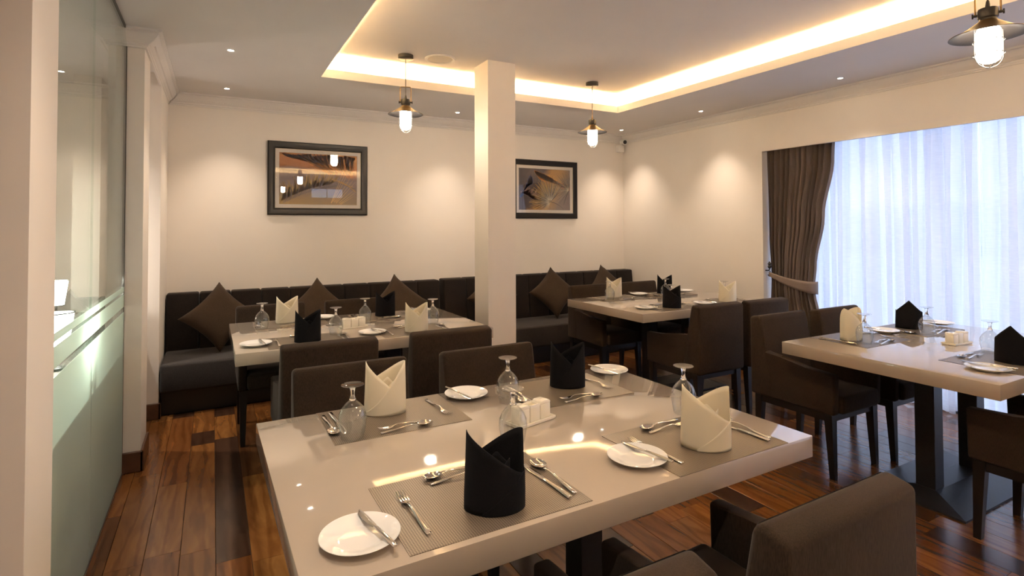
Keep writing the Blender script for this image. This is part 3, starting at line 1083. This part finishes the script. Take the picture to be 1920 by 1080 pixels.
picture(3.47, 1.855, 'black-framed fan palm artwork, partly hidden by the column', ART2,
        [(INK['grey'], frond_set(11, 14, (0.30, 1.05), -2.6, -0.4, 0.4, 0.7, 0.6, 0.0022)),
         (INK['blue'], plume(12, 60, (0.02, 0.30), (0.25, 0.62), 0.22, (0.3, 1.2), 0.010)),
         (INK['orange'], plume(13, 90, (0.30, 0.95), (0.85, 0.55), 0.40, (-1.2, -0.6), 0.008)),
         (INK['pink'], plume(14, 60, (0.04, 0.42), (0.35, 0.12), 0.25, (0.0, 0.6), 0.008)),
         (INK['ochre'], frond_set(15, 40, (0.60, 0.20), 0.9, 3.5, 0.45, 0.62, 0.15, 0.008)),
         (INK['dark'], frond_set(16, 46, (0.60, 0.20), 0.7, 3.9, 0.42, 0.66, 0.12, 0.0045)),
         (INK['cream'], frond_set(17, 40, (0.60, 0.20), 0.8, 4.4, 0.3, 0.64, 0.12, 0.0016)),
         (INK['dark'], frond_set(18, 26, (0.97, 0.50), 1.4, 4.4, 0.3, 0.52, 0.1, 0.0034)),
         (INK['cream'], frond_set(19, 20, (0.97, 0.50), 1.5, 4.2, 0.25, 0.5, 0.1, 0.0013)),
         (INK['dark'], frond_set(20, 1, (0.62, 0.2), -0.2, -0.2, 0.6, 0.6, -0.7, 0.004))])

# ------------------------------------------------------------------ bench with channelled back
def bench(xa, xb, label, npan, dy=0.0, dz=0.0):
    t = empty('banquette_bench', (xa, 0, 0))
    tag(t, label, 'bench', 'upholstered benches along the back wall')
    L = xb - xa
    box_obj('plinth', 0.0, L, 4.925 + dy, 5.50, 0.0, 0.18, BLKWOOD, t, 0.003)
    box_obj('seat', 0.002, L - 0.002, 4.835 + dy, 5.38, 0.18, 0.398, SEATF, t, 0.022, 3, True)
    pw = L / npan
    for i in range(npan):
        bm = bmesh.new()
        add_prism(bm, [(5.345 + dy, 0.36), (5.535, 0.36), (5.535, 0.862 + dz), (5.40 + dy, 0.862 + dz)], 'x', i * pw + 0.0015, (i + 1) * pw - 0.0015, 0.016, 3)
        mesh_obj('back_channel', bm, BENCHF, t, True)
    return t
bench(XL + 0.006, 2.082, 'dark upholstered bench along the back wall, left of the column', 10)
bench(2.120, XR - 0.006, 'dark upholstered bench running behind the column to the corner', 10, -0.02, 0.006)

def cushion_mesh():
    bm = bmesh.new()
    n = 18
    Sd = 0.212
    top, bot = {}, {}
    for i in range(n + 1):
        for j in range(n + 1):
            u, v = -1 + 2 * i / n, -1 + 2 * j / n
            pin = 1 - 0.13 * (1 - u * u) * (abs(v) ** 3) * 1.0
            pin2 = 1 - 0.13 * (1 - v * v) * (abs(u) ** 3)
            x, z = u * Sd * pin2, v * Sd * pin
            th = 0.075 * ((1 - u ** 4) * (1 - v ** 4)) ** 0.55 + 0.004
            top[i, j] = bm.verts.new((x, -th, z))
            bot[i, j] = bm.verts.new((x, th * 0.8, z))
    for i in range(n):
        for j in range(n):
            bm.faces.new((top[i, j], top[i + 1, j], top[i + 1, j + 1], top[i, j + 1]))
            bm.faces.new((bot[i, j], bot[i, j + 1], bot[i + 1, j + 1], bot[i + 1, j]))
    for i in range(n):
        for (a, b) in (((i, 0), (i + 1, 0)), ((i + 1, n), (i, n)), ((0, i + 1), (0, i)), ((n, i), (n, i + 1))):
            bm.faces.new((top[a], bot[a], bot[b], top[b]))
    return bm
c0 = mesh_obj('cushion', cushion_mesh(), CUSHF)
for p in c0.data.polygons:
    p.use_smooth = True
CU = [(0.055, 'brown square cushion on its corner at the left end of the bench', 0.0, 0.03),
      (0.84, 'brown square cushion on its corner, second from the left wall', 0.02, -0.02),
      (1.585, 'brown square cushion on its corner, just left of the column', -0.02, 0.05),
      (2.60, 'brown square cushion mostly hidden behind the column', 0.0, 0.02),
      (3.37, 'brown square cushion on its corner, just right of the column', 0.03, -0.16),
      (4.12, 'brown square cushion nearest the far right corner', 0.0, 0.04)]
for i, (x, lb, tilt, tw) in enumerate(CU):
    c = c0 if i == 0 else c0.copy()
    if i:
        COL.objects.link(c)
    c.rotation_mode = 'XYZ'
    c.matrix_world = Matrix.Translation((x, 5.205, 0.676)) @ Matrix.Rotation(tw, 4, 'Z') @ Matrix.Rotation(RAD(-23), 4, 'X') @ Matrix.Rotation(RAD(45) + tilt, 4, 'Y')
    tag(c, lb, 'cushion', 'cushions on the benches')

# ------------------------------------------------------------------ tables
TZ, TT = 0.76, 0.066
def table(name_label, cx, cy, lx, ly, rz):
    t = empty('dining_table', (cx, cy, 0), rz)
    tag(t, name_label, 'table', 'thick-topped dining tables')
    box_obj('tabletop', -lx / 2, lx / 2, -ly / 2, ly / 2, TZ - TT, TZ, SLAB, t, 0.0022, 2, True)
    for s in (-1, 1):
        box_obj('column', s * 0.235 - 0.046, s * 0.235 + 0.046, -0.046, 0.046, 0.03, TZ - TT - 0.012, BLKMET, t, 0.003)
        box_obj('top_plate', s * 0.235 - 0.09, s * 0.235 + 0.09, -0.30, 0.30, TZ - TT - 0.014, TZ - TT, BLKMET, t)
    bm = bmesh.new()
    A = [bm.verts.new(p) for p in ((-0.44, -0.24, 0), (0.44, -0.24, 0), (0.44, 0.24, 0), (-0.44, 0.24, 0))]
    B = [bm.verts.new((v.co.x, v.co.y, 0.010)) for v in A]
    C_ = [bm.verts.new(p) for p in ((-0.29, -0.055, 0.042), (0.29, -0.055, 0.042), (0.29, 0.055, 0.042), (-0.29, 0.055, 0.042))]
    for i in range(4):
        j = (i + 1) % 4
        bm.faces.new((A[i], A[j], B[j], B[i]))
        bm.faces.new((B[i], B[j], C_[j], C_[i]))
    bm.faces.new(A[::-1]); bm.faces.new(C_)
    mesh_obj('base_plate', bm, BLKMET, t)
    return t
table('large pale table in the foreground', 0.895, 1.560, 1.51, 0.995, RAD(0.9))
table('pale table in front of the bench, left of the column', 0.855, 3.720, 1.50, 1.03, RAD(0.3))
table('pale table in the far right corner, beyond the column', 3.568, 3.632, 1.50, 0.99, 0)
table('pale table by the sheer-curtained window at the right edge', 3.587, 1.525, 1.49, 0.985, 0)

# ------------------------------------------------------------------ chairs
def make_chair():
    t = empty('dining_chair')
    hw = 0.235
    bm = bmesh.new()
    add_prism(bm, [(-0.275, 0.355), (-0.115, 0.355), (-0.13, 0.47), (-0.195, 0.832), (-0.21, 0.852), (-0.275, 0.838)], 'x', -hw, hw, 0.017, 3)
    mesh_obj('backrest', bm, CHAIRF, t, True)
    for s in (-1, 1):
        bm = bmesh.new()
        a, b = (hw - 0.052, hw - 0.001) if s > 0 else (-hw + 0.001, -hw + 0.052)
        add_prism(bm, [(-0.20, 0.358), (0.262, 0.358), (0.268, 0.585), (0.10, 0.592), (-0.08, 0.610), (-0.165, 0.640), (-0.20, 0.64)], 'x', a, b, 0.012, 3)
        mesh_obj('armrest', bm, CHAIRF, t, True)
    box_obj('seat', -hw + 0.053, hw - 0.053, -0.15, 0.285, 0.36, 0.462, CHAIRF, t, 0.022, 3, True)
    bm = bmesh.new()
    add_box(bm, -0.205, 0.205, -0.235, -0.20, 0.315, 0.356); add_box(bm, -0.205, 0.205, 0.20, 0.235, 0.315, 0.356)
    add_box(bm, -0.22, -0.19, -0.20, 0.20, 0.315, 0.356); add_box(bm, 0.19, 0.22, -0.20, 0.20, 0.315, 0.356)
    mesh_obj('seat_rail', bm, BLKWOOD, t)
    for sx in (-1, 1):
        for sy in (-1, 1):
            bm = bmesh.new()
            tx, ty, bx, by = sx * 0.203, sy * 0.222, sx * 0.205, sy * 0.238
            q = []
            for (cx, cy, h, z) in ((tx, ty, 0.0235, 0.357), (bx, by, 0.0145, 0.0)):
                q.append([bm.verts.new((cx + a * h, cy + b * h, z)) for a, b in ((-1, -1), (1, -1), (1, 1), (-1, 1))])
            for i in range(4):
                j = (i + 1) % 4
                bm.faces.new((q[0][i], q[0][j], q[1][j], q[1][i]))
            bm.faces.new(q[0]); bm.faces.new(q[1])
            mesh_obj('leg', bm, BLKWOOD, t)
    return t
chair0 = make_chair()
CH = [(0.52, 0.925, 0, 'brown upholstered armchair at the bottom edge, near-left of the foreground table'),
      (1.148, 0.925, 1, 'brown upholstered armchair with its back nearest the camera at the bottom right'),
      (0.52, 2.145, 180, 'brown upholstered armchair at the far-left side of the foreground table'),
      (1.155, 2.135, 180, 'brown upholstered armchair at the far-right side of the foreground table'),
      (0.525, 3.105, 0, 'brown upholstered armchair at the near-left side of the table before the bench'),
      (1.18, 3.10, -1, 'brown upholstered armchair at the near-right side of the table before the bench'),
      (0.385, 4.225, 180, 'brown upholstered armchair between the bench and its table, the left one'),
      (1.005, 4.225, 180, 'brown upholstered armchair between the bench and its table, the right one'),
      (3.255, 3.06, 0, 'brown upholstered armchair at the near-left side of the far corner table'),
      (3.775, 3.05, 0, 'brown upholstered armchair at the near-right side of the far corner table'),
      (3.24, 4.13, 180, 'brown upholstered armchair at the far-left side of the far corner table'),
      (3.84, 4.13, 180, 'brown upholstered armchair at the far-right side of the far corner table'),
      (3.262, 2.10, 180, 'brown upholstered armchair at the far-left side of the window table'),
      (3.825, 2.07, 180, 'brown upholstered armchair at the window table, in front of the drape'),
      (3.265, 0.965, 0, 'brown upholstered armchair at the right edge, near side of the window table')]
for i, (x, y, a, lb) in enumerate(CH):
    c = chair0 if i == 0 else copy_tree(chair0)
    c.location = (x, y, 0)
    c.rotation_euler = (0, 0, RAD(a))
    tag(c, lb, 'chair', 'brown upholstered dining chairs')

# ------------------------------------------------------------------ tableware prototypes
def proto_plate():
    bm = bmesh.new()
    add_lathe(bm, [(0, 0.004), (0.040, 0.004), (0.050, 0.005), (0.056, 0.009), (0.078, 0.0145), (0.083, 0.0165), (0.0838, 0.0155), (0.078, 0.011), (0.052, 0.003), (0.048, 0), (0.042, 0), (0.040, 0.002), (0, 0.002)], 56)
    return mesh_obj('bread_plate', bm, PORC, None, True)
def proto_glass():
    t = empty('wine_glass')
    bm = bmesh.new()
    # stands on its rim, upside down
    outer = [(0.0340, 0.0), (0.0380, 0.018), (0.0422, 0.042), (0.0436, 0.058), (0.0415, 0.075), (0.0340, 0.092), (0.0220, 0.106), (0.0115, 0.115), (0.0, 0.118)]
    inner = [(max(0.0, r - 0.0014), max(0.0, z - (0.002 if z > 0.09 else 0.0))) for r, z in outer[::-1]]
    add_lathe(bm, outer + inner + outer[:1], 44)
    mesh_obj('bowl', bm, GLASS, t, True)
    bm = bmesh.new()
    add_lathe(bm, [(0.0, 0.1185), (0.011, 0.1155), (0.0095, 0.122), (0.0065, 0.130), (0.0060, 0.140), (0.0075, 0.150), (0.010, 0.156), (0.0, 0.157)], 24)
    mesh_obj('stem', bm, STEM, t, True)
    bm = bmesh.new()
    add_lathe(bm, [(0.0, 0.1572), (0.012, 0.157), (0.030, 0.1615), (0.0345, 0.1635), (0.0345, 0.1652), (0.026, 0.1648), (0.0, 0.163)], 36)
    mesh_obj('foot', bm, FOOTG, t, True)
    return t
def proto_mat():
    bm = bmesh.new()
    add_box(bm, -0.2275, 0.2275, -0.162, 0.162, 0, 0.0018)
    return mesh_obj('placemat', bm, WEAVE)
HANDLE = [(-0.105, 0.0035, 0.0018, 0.0022), (-0.103, 0.0062, 0.0026, 0.0028), (-0.085, 0.0066, 0.0028, 0.0030), (-0.05, 0.0052, 0.0027, 0.0045), (-0.015, 0.0034, 0.0024, 0.0085), (0.02, 0.0028, 0.0020, 0.010)]
def proto_fork(k=1.0):
    bm = bmesh.new()
    add_loft(bm, HANDLE + [(0.036, 0.0045, 0.0014, 0.0075), (0.046, 0.0105, 0.0011, 0.005), (0.056, 0.0118, 0.0010, 0.004)])
    o = mesh_obj('fork', bm, STEEL, None, True)
    bm = bmesh.new()
    for i in range(4):
        x = -0.0096 + i * 0.0064
        add_loft(bm, [(0.055, 0.0020, 0.0010, 0.004, x), (0.078, 0.0015, 0.0009, 0.0045, x * 0.98), (0.100, 0.0009, 0.0006, 0.0085, x * 0.95)], 6)
    mesh_obj('tines', bm, STEEL, o, True)
    o.scale = (k, k, 1)
    return o
def proto_spoon(k=1.0, w=1.0):
    bm = bmesh.new()
    add_loft(bm, HANDLE + [(0.040, 0.0040, 0.0015, 0.0075), (0.047, 0.0055, 0.0012, 0.0062)])
    o = mesh_obj('spoon', bm, STEEL, None, True)
    bm = bmesh.new()
    n, m_ = 18, 7
    cy, a, b = 0.074, 0.0205 * w, 0.031
    for sgn, off in ((1, 0.0), (-1, -0.0009)):
        rings = []
        for j in range(m_ + 1):
            r = j / m_
            rings.append([bm.verts.new((a * r * cos(2 * pi * i / n), cy + b * r * sin(2 * pi * i / n), 0.0012 + off + 0.0075 * r ** 2.2 + 0.0009)) for i in range(n)] if j else [bm.verts.new((0, cy, 0.0021 + off))])
        for A, B in zip(rings[:-1], rings[1:]):
            for i in range(n):
                j = (i + 1) % n
                if len(A) == 1: bm.faces.new((A[0], B[i], B[j]))
                else: bm.faces.new((A[i], B[i], B[j], A[j]))
    mesh_obj('bowl', bm, STEEL, o, True)
    o.scale = (k, k, 1)
    return o
def proto_knife(k=1.0):
    bm = bmesh.new()
    add_loft(bm, [(-0.110, 0.0048, 0.0026, 0.0034), (-0.108, 0.0068, 0.0036, 0.004), (-0.07, 0.0066, 0.0038, 0.0042), (-0.01, 0.0050, 0.0034, 0.004), (0.002, 0.0046, 0.0026, 0.0036)])
    o = mesh_obj('knife', bm, STEEL, None, True)
    bm = bmesh.new()
    add_loft(bm, [(0.001, 0.0046, 0.0012, 0.003), (0.012, 0.0075, 0.0009, 0.0026), (0.06, 0.0092, 0.0008, 0.002), (0.09, 0.0082, 0.0007, 0.0018, 0.0008), (0.106, 0.0045, 0.0006, 0.0018, 0.0035), (0.110, 0.001, 0.0005, 0.0018, 0.006)], 8)
    mesh_obj('blade', bm, STEEL, o, True)
    o.scale = (k, k, 1)
    return o

def proto_napkin(m, kind='crossed'):
    """folded napkin standing as a pointed cup: two peaks left and right, crossed front"""
    t = empty('folded_napkin')
    H, A, B = 0.182, 0.070, 0.046
    def ell(th, r, z):
        k = 1.0 - 0.07 * max(0.0, z / H - 0.2) + 0.02 * sin(3 * th + 9 * z)
        return (A * k * r * cos(th), B * k * r * sin(th), z)
    def layer(name, th0, th1, r, top, n=44, mz=10):
        bm = bmesh.new()
        g = []
        for i in range(n + 1):
            s = i / n
            th = th0 + (th1 - th0) * s
            zt = top(th)
            g.append([bm.verts.new(ell(th, r, 0.001 + (zt - 0.001) * j / mz)) for j in range(mz + 1)])
        for i in range(n):
            for j in range(mz):
                bm.faces.new((g[i][j], g[i + 1][j], g[i + 1][j + 1], g[i][j + 1]))
        o = mesh_obj(name, bm, m, t)
        for p in o.data.polygons:
            p.use_smooth = True
        solid(o, 0.0020)
        return o
    X = lambda th: (1 + cos(th)) / 2            # 0 at the left peak, 1 at the right one
    if kind == 'peaked':
        layer('front_wrap', pi - 0.3, 2 * pi + 0.3, 1.0, lambda th: H * (0.60 + 0.40 * max(0.0, 1 - abs(2 * X(th) - 0.98))))
        layer('cross_fold', pi + 1.5, 2 * pi + 0.32, 1.03, lambda th: H * (0.03 + 0.56 * max(0.0, (X(th) - 0.5) / 0.5)))
    elif kind == 'low':
        layer('front_wrap', pi - 0.02, 2 * pi, 1.0, lambda th: H * (1.0 - 0.56 * X(th)))
        layer('cross_fold', pi + 1.15, 2 * pi + 0.35, 1.035, lambda th: H * (0.03 + 0.44 * max(0.0, (X(th) - 0.30) / 0.70)) if th < 2 * pi else H * 0.47)
    else:
        layer('front_wrap', pi - 0.02, 2 * pi, 1.0, lambda th: H * (1.0 - 0.70 * X(th)))
        layer('cross_fold', pi + 0.40, 2 * pi + 0.02, 1.035, lambda th: H * (0.06 + 0.93 * X(th) ** 1.5))
    layer('back_wrap', 0.2, pi - 0.2, 1.0, lambda th: H * 0.56) if kind == 'peaked' else layer('back_wrap', 0.0, pi, 1.0, lambda th: H * (0.52 + 0.47 * X(th)) if X(th) > 0.16 else H * (0.595 + 2.4 * (0.16 - X(th))))
    layer('tucked_corner', 0.5, pi - 0.5, 0.55, lambda th: H * (0.66 - 0.20 * abs(2 * X(th) - 1.2)), n=16)
    layer('tucked_fold', pi + 0.9, 2 * pi - 0.3, 0.55, lambda th: H * (0.30 + 0.34 * X(th)), n=16)
    return t

def proto_pot(kind):
    t = empty(kind)
    box_obj('body', -0.0235, 0.0235, -0.022, 0.022, 0, 0.050, CERAM, t, 0.004, 2, True)
    if kind == 'toothpick_holder':
        bm = bmesh.new()
        ring(bm, -0.0235, 0.0235, -0.022, 0.022, [(0.0, 0.049), (0.002, 0.056), (0.006, 0.056), (0.008, 0.049)])
        for v in bm.verts:
            v.co = Vector((v.co.x, v.co.z, v.co.y))
        mesh_obj('rim', bm, CERAM, t)
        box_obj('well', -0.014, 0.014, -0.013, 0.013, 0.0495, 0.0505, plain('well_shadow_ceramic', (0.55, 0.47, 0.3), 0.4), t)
    else:
        bm = bmesh.new()
        add_prism(bm, [(-0.0235, 0.048), (0.0235, 0.048), (0.0235, 0.056), (0.015, 0.061), (-0.015, 0.061), (-0.0235, 0.056)], 'y', -0.022, 0.022, 0.003, 2)
        mesh_obj('cap', bm, CERAM, t, True)
        bm = bmesh.new()
        for k in range(3 if kind == 'salt_shaker' else 2):
            add_lathe(bm, [(0, 0.0614), (0.0013, 0.0614)], 8, (-0.006 + k * 0.006, 0, 0))
        mesh_obj('holes', bm, LENS, t)
    return t
def proto_tray():
    t = empty('condiment_tray')
    box_obj('dish', -0.082, 0.082, -0.034, 0.034, 0, 0.006, CERAM, t, 0.0025, 2, True)
    bm = bmesh.new()
    ring(bm, -0.084, 0.084, -0.036, 0.036, [(0.0, 0.004), (0.0, 0.012), (0.004, 0.012), (0.005, 0.004)])
    for v in bm.verts:
        v.co = Vector((v.co.x, v.co.z, v.co.y))
    mesh_obj('rim', bm, CERAM, t)
    return t

PROTO = dict(plate=proto_plate(), glass=proto_glass(), mat=proto_mat(), fork=proto_fork(), dfork=proto_fork(0.82), spoon=proto_spoon(), dspoon=proto_spoon(0.84, 1.05),
             knife=proto_knife(), bknife=proto_knife(0.84), cream=proto_napkin(CREAM), black=proto_napkin(BLACKN), cream_low=proto_napkin(CREAM, 'low'), black_low=proto_napkin(BLACKN, 'low'), black_peaked=proto_napkin(BLACKN, 'peaked'), tray=proto_tray(),
             salt=proto_pot('salt_shaker'), pick=proto_pot('toothpick_holder'), pepper=proto_pot('pepper_shaker'))
first = set()
def put(key, x, y, z, rz, label, cat, group, tilt=None):
    p = PROTO[key]
    if key in first:
        o = copy_tree(p)
    else:
        first.add(key)
        o = p
    o.location = (x, y, z)
    o.rotation_euler = (tilt[0] if tilt else 0, tilt[1] if tilt else 0, rz)
    tag(o, label, cat, group)
    return o

MATZ = TZ + 0.0018
def setting(where, rot, mx, my, color, nap, plate, glass, nap_rot=0.0, mat_rot=0.0, low=False):
    """where: phrase for the place; rot 0 = diner sits on the near side, 180 = on the far side; nap, plate, glass in world x, y"""
    a = RAD(rot) + RAD(mat_rot)
    def L(dx, dy):
        return mx + dx * cos(a) - dy * sin(a), my + dx * sin(a) + dy * cos(a)
    j = random.Random(hash((round(mx, 2), round(my, 2))) % 9999)
    jt = lambda s=1.0: j.uniform(-1, 1) * s
    put('mat', mx, my, TZ, a, 'woven taupe placemat at the ' + where, 'placemat', 'woven placemats')
    face = -math.atan2(nap[0], nap[1]) + RAD(nap_rot)
    put(color + (('_low' if low is True else '_' + low) if low else ''), nap[0], nap[1], MATZ, face, '%s folded napkin standing at the %s' % (color, where), 'napkin', 'folded napkins')
    pl = put('plate', plate[0], plate[1], MATZ + 0.0002, 0, 'white bread plate at the ' + where, 'plate', 'white bread plates')
    put('glass', glass[0], glass[1], MATZ if abs(L(0, 0)[1] - glass[1]) < 0.165 and abs(mx - glass[0]) < 0.23 else TZ, jt(3), 'upside-down stemmed glass at the ' + where, 'glass', 'upside-down stemmed glasses')
    put('bknife', plate[0] + 0.032 * cos(a), plate[1] + 0.032 * sin(a) + 0.0, MATZ + 0.0155, a + 0.16 + jt(0.06), 'butter knife lying across the bread plate at the ' + where, 'knife', 'butter knives')
    x, y = L(-0.168, -0.005)
    put('fork', x, y, MATZ, a + 0.03 + jt(0.03), 'dinner fork left of the napkin at the ' + where, 'fork', 'dinner forks')
    x, y = L(0.182, -0.02)
    put('knife', x, y, MATZ, a + jt(0.04), 'dinner knife right of the napkin at the ' + where, 'knife', 'dinner knives')
    x, y = L(0.211, -0.012)
    put('spoon', x, y, MATZ, a - 0.03 + jt(0.04), 'soup spoon beside the dinner knife at the ' + where, 'spoon', 'soup spoons')
    x, y = L(-0.005, 0.138)
    put('dspoon', x, y, MATZ, a + RAD(97) + jt(0.08), 'dessert spoon lying above the napkin at the ' + where, 'spoon', 'dessert spoons')
    x, y = L(0.0, 0.105)
    put('dfork', x, y, MATZ, a - RAD(84) + jt(0.08), 'dessert fork lying above the napkin at the ' + where, 'fork', 'dessert forks')

def condiments(where, x, y, rz):
    put('tray', x, y, TZ, rz, 'ivory condiment tray on the ' + where, 'tray', 'condiment trays')
    for key, d, nm in (('salt', -0.0495, 'ivory salt shaker'), ('pick', 0.0, 'ivory toothpick holder'), ('pepper', 0.0495, 'ivory pepper shaker')):
        put(key, x + d * cos(rz), y + d * sin(rz), TZ + 0.006, rz, '%s on the tray of the %s' % (nm, where), {'salt': 'shaker', 'pick': 'holder', 'pepper': 'shaker'}[key], 'condiment pots')

# foreground table
setting('near-left place of the foreground table', 0, 0.577, 1.238, 'black', (0.585, 1.165), (0.277, 1.180), (0.809, 1.482), 4, 0.5, True)
setting('near-right place of the foreground table', 0, 1.306, 1.232, 'cream', (1.295, 1.175), (1.052, 1.200), (1.465, 1.425), 8, 1.0, True)
setting('far-left place of the foreground table', 180, 0.554, 1.885, 'cream', (0.540, 1.938), (0.868, 1.968), (0.388, 1.758), -4, 0.4)
setting('far-right place of the foreground table', 180, 1.243, 1.855, 'black', (1.285, 1.888), (1.570, 1.972), (0.980, 1.835), 0, -1.5)
condiments('foreground table', 0.948, 1.610, RAD(14))
# table before the bench
setting('near-left place of the bench table', 0, 0.495, 3.385, 'black', (0.483, 3.352), (0.215, 3.375), (0.665, 3.475), -3)
setting('near-right place of the bench table', 0, 1.128, 3.385, 'cream', (1.130, 3.340), (0.868, 3.395), (1.317, 3.545), 0)
setting('far-left place of the bench table', 180, 0.475, 4.045, 'cream', (0.452, 4.075), (0.700, 4.130), (0.284, 3.906), 0)
setting('far-right place of the bench table', 180, 1.115, 4.03, 'black', (1.125, 4.035), (1.42, 4.10), (0.926, 3.82), 0)
condiments('bench table', 0.815, 3.665, RAD(10))
# far corner table
setting('near-left place of the far corner table', 0, 3.255, 3.315, 'black', (3.245, 3.275), (3.018, 3.335), (3.365, 3.395), 0, 0, True)
setting('near-right place of the far corner table', 0, 3.905, 3.315, 'cream', (3.912, 3.290), (3.625, 3.290), (3.99, 3.385), -4)
setting('far-left place of the far corner table', 180, 3.245, 3.955, 'cream', (3.262, 4.02), (3.57, 4.03), (3.105, 3.885), 12)
setting('far-right place of the far corner table', 180, 3.865, 3.95, 'black', (3.87, 4.0), (4.14, 4.0), (3.690, 3.800), 0)
# window table
setting('far-left place of the window table', 180, 3.305, 1.842, 'cream', (3.235, 1.855), (3.63, 1.885), (3.182, 1.752), 58)
setting('far-right place of the window table', 180, 3.925, 1.842, 'black', (3.90, 1.875), (4.225, 1.85), (3.770, 1.715), 5, 0, 'peaked')
setting('near-left place of the window table', 0, 3.335, 1.205, 'black', (3.352, 1.165), (3.085, 1.165), (3.505, 1.310), -10, 0, 'peaked')
condiments('window table', 3.627, 1.505, RAD(-4))
